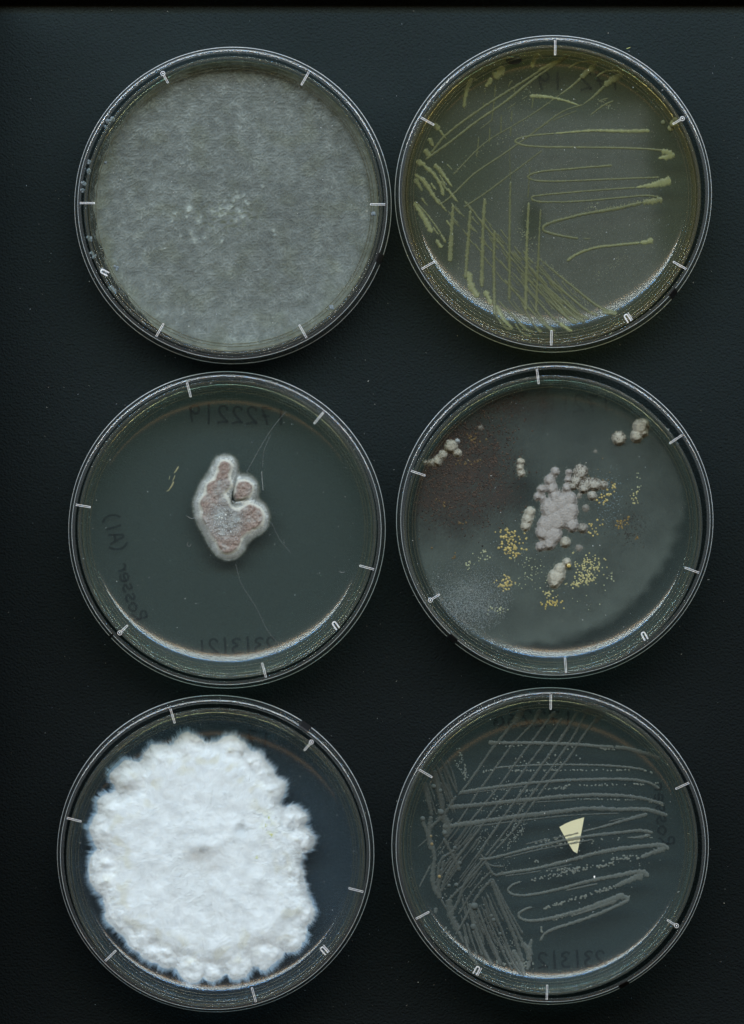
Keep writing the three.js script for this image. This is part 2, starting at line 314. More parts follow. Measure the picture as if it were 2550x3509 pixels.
// ================================================================ dish 1: grey cottony mould over the whole plate
const d1 = dish({
  lid: [797, 700.7], base: [801, 708], label: 'petri dish overgrown from edge to edge by grey cottony mould', agar: [0.84, 0.88, 0.80], through: 0.97,
  ribs: [60, 0, -61, -120, 179.5, 118], knob: 5, mark: { at: [358, 933], turn: -62, bars: 0 }, blot: [-20, 1.7],
});
{
  const TUFTS = [[815, 678, 7], [838, 672, 6], [800, 690, 6], [756, 716, 9], [783, 718, 10], [728, 724, 8], [795, 708, 6], [820, 725, 10], [830, 747, 9], [808, 757, 9], [757, 740, 8], [772, 735, 7], [682, 760, 10], [645, 720, 11], [655, 800, 11], [668, 824, 11], [700, 815, 6], [648, 712, 8], [600, 732, 6], [690, 745, 5], [938, 793, 7], [942, 808, 6], [850, 700, 6], [770, 690, 5], [785, 670, 5], [812, 660, 5], [842, 690, 6], [760, 828, 5], [900, 640, 5], [560, 735, 5], [590, 760, 4], [640, 745, 5], [620, 810, 5]];
  const R = 498, f = (x, y) => {
    const dx = x - 801, dy = y - 708, r = Math.hypot(dx, dy), ang = Math.atan2(dy, dx);
    if (r > R + 8) return null;
    const left = smooth(-0.35, -0.9, Math.cos(ang)), edge = R - 2 - left * (20 + 12 * noise(x * 0.02, y * 0.02));
    const e = smooth(edge, edge - 22, r);
    const w1 = ridge(x * 0.045, y * 0.045, 1) ** 3, w2 = ridge(x * 0.075 + 3, y * 0.075, 2) ** 4, w3 = ridge(x * 0.11, y * 0.11, 6) ** 4, big = fbm(x * 0.006, y * 0.006, 3, 7), mid = fbm(x * 0.03, y * 0.03, 3, 8);
    let v = 0.122 + 0.045 * big + 0.05 * mid + 0.03 * w1 * clamp(0.5 + mid * 2) + 0.085 * w2 * clamp(0.3 + noise(x * 0.02, y * 0.02, 4) * 1.6) + 0.045 * w3 * clamp(0.5 + noise(x * 0.04, y * 0.04, 17) * 1.5);
    v *= 1 - 0.16 * Math.exp(-(((dx - 190) / 140) ** 2 + ((dy - 60) / 200) ** 2)) - 0.12 * Math.exp(-(((dx + 50) / 130) ** 2 + ((dy + 110) / 90) ** 2));
    const green = clamp(smooth(0.0, 0.5, noise(x * 0.013, y * 0.013, 12)) * 0.5 + 1.0 * smooth(90, 20, Math.hypot(dx * 0.5 + 12, dy - 30)) * smooth(-0.1, 0.4, noise(x * 0.05, y * 0.07, 14)) + smooth(edge - 55, edge - 5, r) * 0.65);
    let tf = 0; if (Math.abs(dx + 60) < 240 && Math.abs(dy - 40) < 160) for (const [tx, ty, tr] of TUFTS) tf += Math.exp(-(((x - tx) ** 2 + (y - ty) ** 2) / (tr * 1.05) ** 2)); v += 0.16 * Math.min(1.1, tf);
    const c = mixc([v * 0.98, v * 1.07, v * 0.96], [v * 0.72, v * 0.77, v * 0.5], green * 0.8 * (1 - 0.8 * Math.min(1, tf)));
    return { h: 0.12 + e * (0.35 + 0.25 * mid + 0.16 * w2 + 0.1 * w3 + 0.25 * Math.min(1, tf)) - (r > edge ? 0.3 : 0), c };
  };
  field('mould_mat', d1, [295, 200, 1307, 1216], 2.2, f, M.growth, d1.t, { label: 'grey cottony mould mat' });
  const H1 = [];
  for (let i = 0; i < 80000; i++) {
    const a = rr(0, 6.283), r = Math.sqrt(rnd()) * 488, x = 801 + r * Math.cos(a), y = 708 + r * Math.sin(a), den = noise(x * 0.018, y * 0.018, 4) + 0.6 * noise(x * 0.05, y * 0.05, 9);
    if (den < rr(-0.5, 0.7)) continue;
    const t = noise(x * 0.02, y * 0.02, 30) * 9 + rr(0, 6.283) + (r > 380 ? 0 : 0), l = rr(0.4, 1.7);
    H1.push([x, y, rr(0.4, 0.8), Math.cos(t) * l, rr(0.0, 0.2), Math.sin(t) * l, rr(0.03, 0.08), rnd()]);
  }
  hairs('hyphae', d1, H1, new THREE.MeshStandardMaterial({ color: new THREE.Color(0.345, 0.37, 0.335), transparent: true, opacity: 0.5, roughness: 0.9, name: 'grey hyphae' }), d1.t);
  // small pale tufts at the middle and along the left edge
  const T = [];
  for (const [x, y, r] of TUFTS) for (let k = 0; k < r * 16; k++) { const a = rr(0, 6.283), q = Math.sqrt(rnd()) * r * 0.8, l = rr(0.3, 0.75); T.push([x + q * Math.cos(a), y + q * Math.sin(a), 0.5, Math.cos(a) * l * 0.5 * q / r, l * 0.7, Math.sin(a) * l * 0.5 * q / r, rr(0.05, 0.1)]); }
  hairs('pale_tuft', d1, T, new THREE.MeshStandardMaterial({ color: new THREE.Color(0.36, 0.4, 0.37), transparent: true, opacity: 0.6, roughness: 0.9, name: 'pale hyphae' }), d1.t);
  const E = [];
  for (const [x, y, r] of [[375, 420, 10], [388, 408, 9], [366, 440, 8], [308, 557, 7], [306, 590, 9], [288, 632, 9], [286, 655, 8], [364, 557, 5], [302, 815, 6], [312, 822, 8], [318, 870, 8], [324, 880, 8], [352, 925, 8], [364, 940, 8], [382, 985, 10], [392, 997, 9], [400, 920, 9], [1135, 1052, 9], [1282, 733, 9]]) for (let k = 0; k < 6; k++) E.push([x + gauss() * r * 0.6, y + gauss() * r * 0.6, r * rr(0.4, 0.7), mixc([0.15, 0.18, 0.2], [0.27, 0.3, 0.33], rnd()), 0.5]);
  dots('edge_tuft', d1, E, d1.t, M.growth, { label: 'pale tufts along the edge of the mould' });
}

// ================================================================ dish 2: olive plate, yellowish streaks and hazy lawn
const d2 = dish({
  lid: [1898, 661], base: [1888, 670], label: 'petri dish of olive agar with yellow-green looping streaks', side: M.oliveSide, agar: [0.88, 0.89, 0.70], through: 0.982,
  ribs: [30, -30, -91, -150, 150.5, 89.5], knob: 0, mark: { at: [2150, 1090], turn: -32, bars: 1 }, blot: [-40, 1.7], emboss: [[-19, -25, 3]],
  writing: [['172 19', 1985, 278, 5.2, 0, 0.7, 0.8]],
});
{
  const c = C2(1320, 60), S = (P, w0, w1 = w0, k = 1, o = {}) => { const g = streakGeo(d2, P.map(c), w0 * 1.05 / 1.373, w1 * 1.05 / 1.373, [0.245 * k, 0.25 * k, 0.11 * k], { alpha: 0.64, bumpy: 0.42, ...o }); if (g) mesh('streak', g, M.streak, d2.t); };
  // hazy lawn
  const holes = [[950, 330, 330, 120], [330, 700, 260, 330], [1340, 560, 120, 330], [1380, 900, 110, 400], [690, 960, 60, 110], [250, 1100, 120, 120], [800, 300, 500, 150], [1350, 660, 90, 90]];
  field('lawn', d2, [1400, 190, 2376, 1152], 3.2, (x, y) => {
    const u = (x - 1320) * 1.37333, v = (y - 60) * 1.37333, r = Math.hypot(x - 1888, y - 670); if (r > 470) return null;
    let a = smooth(470, 430, r); for (const [hx, hy, hw, hh] of holes) a *= 1 - 0.96 * Math.exp(-((((u - hx) / hw) ** 2 + ((v - hy) / hh) ** 2) ** 1.6));
    a = clamp(a * (0.8 + 0.2 * fbm(x * 0.02, y * 0.02, 3)) * (1 + 0.45 * noise(x * 0.22, y * 0.22, 3)));
    return { h: 0.06, c: [0.126, 0.132, 0.106], a: 0.46 * a };
  }, M.film, d2.t, { label: 'faint hazy lawn of growth' });
  // looping streaks on the right
  S([[1245, 533], [1120, 535], [980, 532], [800, 545]], 20, 10, 1); S([[800, 545], [690, 555], [625, 570], [612, 582], [640, 597], [720, 607], [900, 610], [1100, 613], [1250, 620], [1330, 632], [1362, 642]], 9, 11, 0.7);
  S([[1362, 645], [1320, 658], [1285, 663]], 34, 14, 1.1); S([[1300, 628], [1350, 642]], 26, 30, 1.05);
  S([[1070, 695], [950, 705], [830, 715], [730, 725], [685, 738], [672, 750], [700, 765], [800, 770], [950, 765], [1150, 757], [1290, 752]], 11, 9, 0.62);
  S([[1345, 768], [1310, 776], [1260, 788], [1180, 800]], 44, 10, 1.1); S([[1180, 800], [1000, 812], [850, 825], [740, 835], [690, 845], [690, 855], [720, 865], [800, 868], [950, 862], [1100, 848], [1240, 838], [1290, 845]], 9, 10, 0.6);
  S([[1305, 856], [1270, 862], [1210, 872]], 32, 22, 0.8); S([[1210, 870], [1080, 900], [960, 920], [850, 945], [780, 965], [745, 985], [745, 1000], [790, 1018], [860, 1032], [910, 1040]], 18, 12, 0.62);
  S([[930, 1040], [968, 1042]], 8, 8, 0.5, { gap: 0.45 });
  S([[1262, 1045], [1240, 1054], [1200, 1062]], 30, 18, 1); S([[1200, 1060], [1080, 1072], [980, 1085], [900, 1115], [855, 1147]], 14, 14, 0.85, { bumpy: 0.35 });
  S([[680, 370], [740, 372], [800, 380], [860, 395], [920, 416]], 20, 8, 1);
  // long diagonals of the upper left
  S([[800, 205], [700, 270], [620, 320], [450, 430], [280, 560], [215, 640]], 11, 12, 0.6); S([[865, 182], [720, 275], [560, 400], [430, 490], [300, 590], [190, 670]], 12, 12, 0.62);
  S([[860, 182], [800, 215], [720, 250]], 24, 14, 0.75);
  S([[820, 365], [700, 450], [600, 510], [470, 590], [320, 740]], 7, 7, 0.5); S([[930, 410], [840, 440], [700, 540], [560, 640], [420, 735], [300, 850], [250, 885]], 7, 10, 0.52);
  S([[740, 625], [600, 730], [480, 820], [370, 895]], 7, 9, 0.5); S([[700, 350], [560, 440], [440, 530]], 6, 6, 0.45, { gap: 0.4 }); S([[960, 415], [800, 480], [700, 530]], 6, 6, 0.42, { gap: 0.42 });
  S([[410, 288], [385, 340], [370, 425]], 22, 16, 1); S([[412, 290], [436, 300]], 12, 10, 0.7); S([[560, 235], [535, 262], [512, 285]], 36, 38, 1.05); S([[500, 285], [488, 310], [470, 328]], 26, 20, 1);
  S([[722, 172], [700, 205], [690, 240]], 26, 16, 1.05); S([[722, 175], [745, 200]], 11, 9, 0.9);
  S([[862, 240], [900, 218], [950, 210], [992, 218]], 8, 14, 0.85); S([[992, 220], [955, 255], [918, 285]], 26, 26, 0.75); S([[920, 285], [870, 330], [820, 365]], 14, 6, 0.65);
  S([[992, 280], [1035, 256], [1080, 255], [1112, 268]], 8, 14, 0.85); S([[1114, 270], [1070, 295], [1030, 322]], 30, 28, 0.8); S([[1032, 322], [990, 365], [930, 410]], 16, 6, 0.65);
  S([[1075, 392], [1030, 412], [965, 460]], 9, 6, 0.6, { gap: 0.35, bumpy: 0.5 }); S([[1000, 395], [1050, 380]], 9, 8, 0.5, { gap: 0.4 });
  for (const [x, y, X, Y] of [[520, 310, 500, 490], [610, 330, 590, 560], [552, 430, 545, 545], [492, 500, 490, 590], [440, 560, 430, 660], [375, 425, 370, 510], [600, 295, 580, 330], [585, 300, 600, 300], [470, 340, 455, 470], [695, 350, 690, 430]]) S([[x, y], [(x + X) / 2 + rr(-4, 4), (y + Y) / 2], [X, Y]], 6, 7, 0.5, { gap: 0.42, bumpy: 0.6 });
  // the thick dabs at the left edge
  for (const [P, w0, w1, k] of [[[[230, 500], [255, 530]], 30, 24, 1], [[[255, 530], [288, 572]], 16, 8, 0.8], [[[205, 568], [228, 608]], 24, 18, 0.9], [[[185, 622], [215, 655]], 34, 20, 0.9], [[[145, 682], [190, 690]], 36, 20, 1.1], [[[180, 695], [230, 740], [262, 790], [275, 840]], 20, 16, 0.95], [[[138, 738], [175, 765], [215, 820], [255, 880]], 20, 18, 0.95], [[[140, 760], [165, 800], [175, 820]], 26, 10, 0.8],
    [[[232, 690], [270, 735], [312, 795]], 24, 12, 0.9], [[[255, 740], [285, 790]], 8, 12, 0.8], [[[290, 690], [318, 718]], 8, 6, 0.7], [[[135, 872], [165, 915], [195, 965], [220, 1015]], 22, 26, 1.05], [[[140, 865], [200, 930], [265, 1020]], 9, 8, 0.75], [[[240, 1045], [268, 1085]], 18, 22, 1], [[[262, 1020], [285, 1060]], 12, 14, 0.8]]) S(P, w0, w1, k);
  // upright streaks of the lower left, and the slanting set that crosses them
  for (const [P, w0, w1, k] of [[[[320, 880], [312, 1010], [305, 1150]], 14, 24, 0.72], [[[402, 905], [390, 1060], [378, 1230]], 16, 18, 0.66], [[[470, 850], [460, 1000], [455, 1270]], 16, 20, 0.72], [[[515, 1000], [512, 1160], [515, 1400]], 14, 16, 0.66], [[[590, 770], [586, 1000], [585, 1330]], 10, 15, 0.6], [[[676, 868], [668, 1050], [660, 1380]], 12, 18, 0.75], [[[732, 900], [722, 1100], [710, 1390]], 8, 14, 0.6], [[[682, 700], [672, 850]], 5, 6, 0.45], [[[585, 600], [590, 770]], 4, 6, 0.4]]) S(P, w0, w1, k);
  let q = 0;
  for (let i = 0; i < 24; i++) {                                          // slanting lines, broken where they pass the uprights
    const x0 = 250 + i * 21 + rr(-8, 8), y0 = 860 + Math.max(0, i - 5) * 18 + rr(-30, 30), n = 5;
    for (let k = 0; k < n; k++) {
      const s = 20 + k * 108 + rr(-20, 20), l = rr(50, 84), X = x0 + s * 0.64, Y = y0 + s * 0.78, X2 = x0 + (s + l) * 0.64, Y2 = y0 + (s + l) * 0.78;
      if (Math.hypot(X2 - 780, Y2 - 838) > 632 || rnd() < 0.15) continue;
      S([[X, Y], [(X + X2) / 2 - 2, (Y + Y2) / 2 + 2], [X2, Y2]], rr(6, 9), rr(6, 11), rr(0.45, 0.66)); q++;
    }
  }
  for (let i = 0; i < 15; i++) { const x = rr(560, 860), y = 1170 + Math.abs(x - 700) * 0.6 + rr(-20, 110), l = rr(70, 190), X = x + l * 0.68, Y = y + l * 0.73; if (Math.hypot(X - 780, Y - 838) < 640) S([[x, y], [(x + X) / 2 - 4, (y + Y) / 2 + 4], [X, Y]], rr(5, 7), rr(5, 9), rr(0.42, 0.6)); }
  for (let i = 0; i < 10; i++) { const x = rr(160, 330), y = rr(700, 1000), l = rr(40, 90); if (Math.hypot(x - 780, y - 838) < 630) S([[x, y], [x + l * 0.25, y + l * 0.42], [x + l * 0.6, y + l * 0.85]], rr(8, 15), rr(7, 12), rr(0.7, 0.95)); }
  for (const [x, y, X, Y] of [[720, 1130, 1060, 1388], [740, 1200, 1000, 1402], [700, 1210, 960, 1420], [640, 1200, 905, 1440], [600, 1200, 855, 1462], [560, 1230, 790, 1472], [530, 1330, 700, 1482], [510, 1385, 592, 1466], [735, 1260, 940, 1432], [760, 1290, 900, 1440], [680, 1330, 800, 1476], [640, 1340, 740, 1480]]) S([[x, y], [mix(x, X, 0.5) - 6, mix(y, Y, 0.5) + 8], [mix(x, X, 0.85) - 4, mix(y, Y, 0.85) + 12], [X, Y]], 7, 15, 0.62);
  S([[392, 1195], [404, 1260], [440, 1318]], 34, 26, 0.95); S([[470, 1285], [500, 1352]], 30, 26, 1); S([[522, 1355], [560, 1425], [602, 1466]], 24, 16, 0.95); S([[610, 1440], [650, 1490], [690, 1500]], 9, 8, 0.7); S([[1020, 1385], [1090, 1392]], 20, 26, 0.8); S([[820, 1440], [880, 1478]], 22, 14, 1);
  // pinpricks beside the streaks
  const P = [], row = (x0, y0, x1, y1, n, s, r = 4) => { for (let i = 0; i < n; i++) { const t = rnd(), p = c([mix(x0, x1, t) + gauss() * s, mix(y0, y1, t) + gauss() * s]); P.push([...p, rr(0.5, 1) * r * 0.72, [0.12, 0.125, 0.07]]); } };
  row(740, 1140, 960, 1350, 90, 14); row(620, 930, 730, 1180, 60, 40, 4); row(330, 720, 700, 470, 60, 25, 3); row(690, 330, 560, 500, 40, 40, 3); row(940, 900, 1000, 880, 20, 12, 4); row(960, 920, 1260, 850, 60, 8); row(1000, 390, 1070, 420, 30, 12, 4); row(990, 1220, 1130, 1120, 60, 18, 3); row(560, 1180, 900, 1420, 120, 90, 3); row(360, 1180, 520, 1400, 60, 40, 3);
  dots('pinprick_colony', d2, P, d2.t);
  const G = []; for (let i = 0; i < 4500; i++) { const a = rr(0, 6.283), r = Math.sqrt(rnd()) * 440, x = 1888 + r * Math.cos(a), y = 670 + r * Math.sin(a), u = (x - 1320) * 1.37333, v = (y - 60) * 1.37333; let w = 1; for (const [hx, hy, hw, hh] of holes) w *= 1 - 0.97 * Math.exp(-((((u - hx) / hw) ** 2 + ((v - hy) / hh) ** 2) ** 1.6)); if (rnd() < w) G.push([x, y, rr(0.5, 1.15), [0.26, 0.26, 0.22]]); }
  dots('fine_grain', d2, G, d2.t);
  // pale smear beside the dot at the right edge
  dots('edge_colony', d2, [[2307, 425, 14, [0.17, 0.17, 0.07]], [2298, 440, 12, [0.17, 0.17, 0.07]], [2272, 420, 8, [0.12, 0.13, 0.07]], [2312, 412, 9, [0.15, 0.16, 0.08]]], d2.t);
  // the air bubble in the agar under the upper rim
  const b = new THREE.SphereGeometry(1, 32, 16); b.scale(2.35, 0.5, 1.35); const [bx, bz] = d2.L(1760, 207); b.translate(bx, d2.ay(bx, bz) + 0.1, bz);
  mesh('air_bubble', b, new THREE.MeshPhysicalMaterial({ color: new THREE.Color(0.012, 0.014, 0.014), roughness: 0.15, name: 'bubble in agar' }), d2.t, { label: 'dark oval air bubble at the edge of the agar' });
}

// ================================================================ dish 3: dark clear plate with one pink-grey colony
const d3 = dish({
  lid: [776.4, 1816], base: [780, 1813], label: 'petri dish with a single pinkish grey colony rimmed in white', agar: [0.84, 0.93, 0.88], through: 0.984,
  ribs: [50.5, -15, -75, -136, 170.5, 105], knob: 3, mark: { at: [1150, 2143], turn: -35, bars: 0 }, blot: [-137.5, 0.5], emboss: [[-28, -36, 6], [-128, -134, 5], [150, 152, 2]],
  writing: [['17222/9', 813, 1423, 4.9, 2, 0.7, 0.86], ['23/3/21', 812, 2214, 4.4, -2, 0.7, 0.76], ['Rosser (A1)', 430, 1945, 4.5, 74, 0.7, 0.66]],
});
{
  const c = C2(200, 1230), circ = [[785, 510, 58], [768, 560, 56], [735, 615, 68], [705, 680, 66], [722, 740, 72], [765, 800, 80], [800, 858, 82], [874, 612, 66], [842, 648, 44], [788, 590, 48], [770, 690, 66], [800, 735, 60], [905, 745, 86], [840, 780, 84]].map(([x, y, r]) => [...c([x, y]), r / 1.3733]);
  const sd = blobs(circ, 24);
  const body = (x, y) => {
    const d = -sd(x, y) + 5 * noise(x * 0.035, y * 0.035, 3) + 2 * noise(x * 0.1, y * 0.1, 4); if (d < -8) return { h: -1, c: [0.2, 0.22, 0.2] };
    const u = (x - 200) * 1.37333, v = (y - 1230) * 1.37333;
    const hole = Math.exp(-(((u - 822) / 11) ** 2 + ((v - 668) / 22) ** 2)) + 0.8 * Math.exp(-(((u - 818) / 6) ** 2 + ((v - 632) / 20) ** 2)) + 0.45 * Math.exp(-(((v - 672 + (u - 830) * 0.18) / 5) ** 2)) * smooth(815, 835, u) * smooth(905, 880, u) + 0.4 * Math.exp(-(((u - 828 - (600 - v) * 0.2) / 5) ** 2)) * smooth(640, 615, v) * smooth(540, 565, v);
    const core = smooth(18, 25, d), patch = fbm(x * 0.03, y * 0.03, 3, 5), cells = ridge(x * 0.11, y * 0.11, 8);
    const near = smooth(110, 35, Math.hypot(u - 790, v - 750) * 0.9), gray = clamp(near * 0.85 + smooth(0.02, 0.3, patch) * 0.4 + smooth(70, 40, Math.hypot(u - 785, v - 620)) * 0.45);
    const white = mixc([0.45, 0.47, 0.46], [0.67, 0.69, 0.67], smooth(0, 9, d));
    let col = mixc(white, [0.46, 0.41, 0.3], smooth(11, 17, d) * 0.6);
    col = mixc(col, mixc(mixc([0.15, 0.085, 0.065], [0.29, 0.2, 0.165], clamp(cells * 1.2 - 0.15 + patch)), mixc([0.13, 0.14, 0.14], [0.31, 0.33, 0.32], clamp(0.45 + 1.9 * patch + 0.4 * noise(x * 0.18, y * 0.18))), gray), core * (0.85 + 0.15 * noise(x * 0.08, y * 0.08)));
    const pale = Math.exp(-(((u - 700) / 60) ** 2 + ((v - 800) / 60) ** 2)); col = mixc(col, [0.33, 0.31, 0.29], pale * 0.75);
    col = mixc(col, [0.02, 0.025, 0.022], clamp(hole * 1.2));
    return { h: smooth(-4, 30, d) * 1.5 - 0.05 + core * (0.25 * noise(x * 0.06, y * 0.06) + 0.2 * cells * 0.5 + 0.15 * noise(x * 0.15, y * 0.15)) - hole * 1.4, c: col };
  };
  const col = field('colony', d3, [650, 1540, 950, 1930], 2, body, M.growth, d3.t, { label: 'pinkish grey wrinkled colony with a white fuzzy margin' });
  const Hh = []; // fuzzy margin
  for (let i = 0; i < 90000 && Hh.length < 14000; i++) {
    const x = rr(640, 960), y = rr(1535, 1935), d = -sd(x, y); if (d < -2 || d > 16) continue;
    const e = 2, gx = sd(x + e, y) - sd(x - e, y), gy = sd(x, y + e) - sd(x, y - e), l = Math.hypot(gx, gy) || 1, L = rr(0.25, 0.85) * (d < 3 ? 1.1 : 0.9);
    Hh.push([x, y, smooth(-4, 30, d) * 1.4, gx / l * L + gauss() * 0.25, rr(-0.1, 0.25), gy / l * L + gauss() * 0.25, rr(0.03, 0.07)]);
  }
  hairs('margin_hyphae', d3, Hh, new THREE.MeshStandardMaterial({ color: new THREE.Color(0.56, 0.57, 0.53), transparent: true, opacity: 0.5, roughness: 0.9, name: 'white hyphae' }), col);
  field('margin_halo', d3, [620, 1510, 985, 1965], 3, (x, y) => { const d = sd(x, y); return d > 26 || d < -12 ? null : { h: 0.05, c: [0.09, 0.105, 0.07], a: 0.45 * smooth(14, 0, d) }; }, M.film, col);
  const W = []; for (let i = 0; i < 300; i++) { const p = c([775 + gauss() * 70, 770 + gauss() * 75]); if (sd(...p) < -8) W.push([...p, rr(0.6, 1.3), [0.62, 0.64, 0.64], 1.75 + 0.2 * rnd()]); }  // white dots painted as droplet glints over the colony
  for (const [x, y] of [[812, 815], [788, 733], [758, 745], [770, 748]]) W.push([...c([x, y]), 3.2, [0.7, 0.7, 0.66], 1.6]);
  dots('droplet_glint', d3, W, col);
  // yellowish splinter-like tears in the agar beside the colony
  const sl = [];
  for (const [x, y, X, Y, w] of [[612, 1598, 596, 1622, 5], [596, 1650, 577, 1682, 6], [600, 1628, 590, 1650, 3], [582, 1630, 578, 1645, 2], [570, 1684, 582, 1676, 3]]) sl.push(streakGeo(d3, [[x, y], [(x + X) / 2 + 1, (y + Y) / 2], [X, Y]], w, w * 0.7, [0.34, 0.3, 0.16], { hgt: 0.25 }));
  mesh('agar_tear', mergeGeometries(sl), M.film, d3.t, { label: 'small yellowish tears in the agar' });
}

// ================================================================ dish 4: mixed growth
const d4 = dish({
  lid: [1903.3, 1783.6], base: [1893, 1798], label: 'petri dish with lumpy lilac-grey growth, yellow specks and a brown stain', agar: [0.82, 0.91, 0.87], through: 0.984,
  ribs: [34, -20, -86, -147.5, 161, 97], knob: 3, mark: { at: [2208, 2179], turn: -28, bars: 0 }, blot: [-131, 1.9], emboss: [[-70, -76, 4], [-50, -53, 2]],
  writing: [['17211', 1985, 1384, 5.0, 2, 0.7, 0.78], ['23', 2000, 2222, 4.2, -4, 0.45]],
});
{
  const c = C2(1320, 1200), cc = a => a.map(([x, y, r]) => [...c([x, y]), r / 1.3733]);
  const U = x => (x - 1320) * 1.37333, Vv = y => (y - 1200) * 1.37333;
  field('haze_film', d4, [1395, 1305, 2388, 2290], 3, (x, y) => {
    const u = U(x), v = Vv(y), r = Math.hypot(x - 1893, y - 1798); if (r > 482) return null;
    let a = smooth(480, 455, r);
    const cres = Math.hypot(u - 640, v - 620); a *= smooth(800, 745, cres + 24 * noise(x * 0.02, y * 0.02)) ;         // clear crescent at the lower right
    a *= 1 - 0.8 * Math.exp(-((((u - 660) / 90) ** 2 + ((v - 670) / 90) ** 2))) - 0.4 * Math.exp(-((((u - 900) / 200) ** 2 + ((v - 300) / 110) ** 2)));
    const low = smooth(300, 1200, v), vv = (0.072 + 0.026 * low) * (1 + 0.5 * fbm(x * 0.009, y * 0.009, 4, 2) + 0.14 * noise(x * 0.1, y * 0.1));
    return { h: 0.05, c: [vv * 0.9, vv * 1.09, vv * 0.92], a: clamp(0.62 * a) };
  }, M.film, d4.t, { label: 'thin grey-green film over the agar with a clear crescent' });
  field('brown_stain', d4, [1395, 1300, 2020, 1960], 2.2, (x, y) => {
    const u = U(x), v = Vv(y), r = Math.hypot(x - 1893, y - 1798); if (r > 490) return null;
    let m = 0.95 * Math.exp(-((((u - 300) / 240) ** 2 + ((v - 570) / 230) ** 2) ** 1.3)) + 0.62 * Math.exp(-((((u - 560) / 190) ** 2 + ((v - 230) / 90) ** 2))) + 0.45 * Math.exp(-((((u - 745) / 22) ** 2 + ((v - 220) / 70) ** 2))) + 0.35 * Math.exp(-((((u - 560) / 90) ** 2 + ((v - 690) / 60) ** 2)));
    m *= smooth(490, 470, r);
    const s = 0.62 + 0.8 * fbm(x * 0.014, y * 0.014, 4, 5) + 1.0 * noise(x * 0.17, y * 0.17, 6) + 0.8 * noise(x * 0.33, y * 0.33, 7);
    return { h: 0.1, c: mixc([0.056, 0.042, 0.032], [0.028, 0.021, 0.016], clamp(0.5 + noise(x * 0.3, y * 0.3, 15))), a: clamp(m * s * 1.7, 0, 0.93) };
  }, M.film, d4.t, { label: 'brown spore stain spreading from the left edge' });
  const spots = []; for (let i = 0; i < 7500; i++) { const p = c([340 + gauss() * 230, 520 + gauss() * 240]); const k = noise(p[0] * 0.03, p[1] * 0.03, 41) + 0.6 * noise(p[0] * 0.09, p[1] * 0.09, 42); if (Math.hypot(p[0] - 1893, p[1] - 1798) < 480 && k > rr(-0.45, 0.5)) spots.push([...p, rr(1.0, 3.3), mixc([0.012, 0.008, 0.006], [0.085, 0.05, 0.03], rnd()), 0.07]); }
  for (let i = 0; i < 300; i++) { const p = c([1150 + gauss() * 90, 830 + gauss() * 90]); spots.push([...p, rr(0.8, 2), [0.03, 0.022, 0.016], 0.06]); }
  for (let i = 0; i < 900; i++) { const p = c([480 + gauss() * 160, 215 + gauss() * 60]); if (Math.hypot(p[0] - 1893, p[1] - 1798) < 480) spots.push([...p, rr(0.8, 2.2), [0.03, 0.02, 0.014], 0.06]); }
  dots('spore_speck', d4, spots, d4.t, M.growth, { label: 'scattered brown spore specks' });
  // lumpy colonies
  const lump = (circles, base, { speck = 0, k = 13, h = 1.3, dim = 1, label } = {}) => {
    const C = cc(circles), f = blobs(C, k); let x0 = 1e9, y0 = 1e9, x1 = -1e9, y1 = -1e9; for (const [x, y, r] of C) { x0 = Math.min(x0, x - r - 8); y0 = Math.min(y0, y - r - 8); x1 = Math.max(x1, x + r + 8); y1 = Math.max(y1, y + r + 8); }
    return field('colony', d4, [x0, y0, x1, y1], 1.8, (x, y) => {
      const d = -f(x, y) + 3.2 * noise(x * 0.1, y * 0.1, 2) + 1.5 * noise(x * 0.25, y * 0.25, 3); if (d < -6) return { h: -1, c: base };
      let best = 0; for (const [cx, cy, r] of C) { const e = 1 - ((x - cx) ** 2 + (y - cy) ** 2) / (r * r); if (e > 0) best = Math.max(best, Math.sqrt(e) * Math.min(1, r / 24)); }
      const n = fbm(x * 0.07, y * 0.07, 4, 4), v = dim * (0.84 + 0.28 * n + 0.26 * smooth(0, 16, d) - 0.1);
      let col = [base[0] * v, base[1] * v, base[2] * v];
      const sp = speck * smooth(0.12, 0.34, noise(x * 0.3, y * 0.3, 9) + 0.5 * noise(x * 0.07, y * 0.07, 3) - 0.2 * smooth(4, 16, d) + 0.12);
      col = mixc(col, [0.05, 0.035, 0.02], clamp(sp));
      return { h: smooth(-2, 13, d) * h * (0.4 + 0.6 * best) - 0.06 + 0.09 * noise(x * 0.2, y * 0.2) + 0.09 * n, c: col };
    }, M.growth, d4.t, label ? { label } : {});
  };
  const lilac = [0.335, 0.305, 0.275], cream = [0.42, 0.39, 0.31], grey = [0.36, 0.335, 0.28];
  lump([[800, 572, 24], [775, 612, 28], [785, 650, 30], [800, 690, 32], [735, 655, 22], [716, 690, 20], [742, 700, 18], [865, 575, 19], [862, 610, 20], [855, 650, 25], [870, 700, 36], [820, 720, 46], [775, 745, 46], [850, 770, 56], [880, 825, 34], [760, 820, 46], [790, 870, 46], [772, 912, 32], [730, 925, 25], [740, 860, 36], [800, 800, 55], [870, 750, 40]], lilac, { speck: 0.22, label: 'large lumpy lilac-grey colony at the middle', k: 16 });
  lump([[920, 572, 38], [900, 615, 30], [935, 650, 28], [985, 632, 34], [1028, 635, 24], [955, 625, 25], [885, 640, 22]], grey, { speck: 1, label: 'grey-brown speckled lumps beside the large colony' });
  lump([[975, 685, 25]], grey, { speck: 0.5 }); lump([[945, 744, 22]], grey, { speck: 0.6, dim: 0.6, h: 0.6 }); lump([[915, 685, 18]], grey, { speck: 0.6, dim: 0.6, h: 0.5 }); lump([[930, 838, 27]], grey, { speck: 0.65, dim: 0.75 });
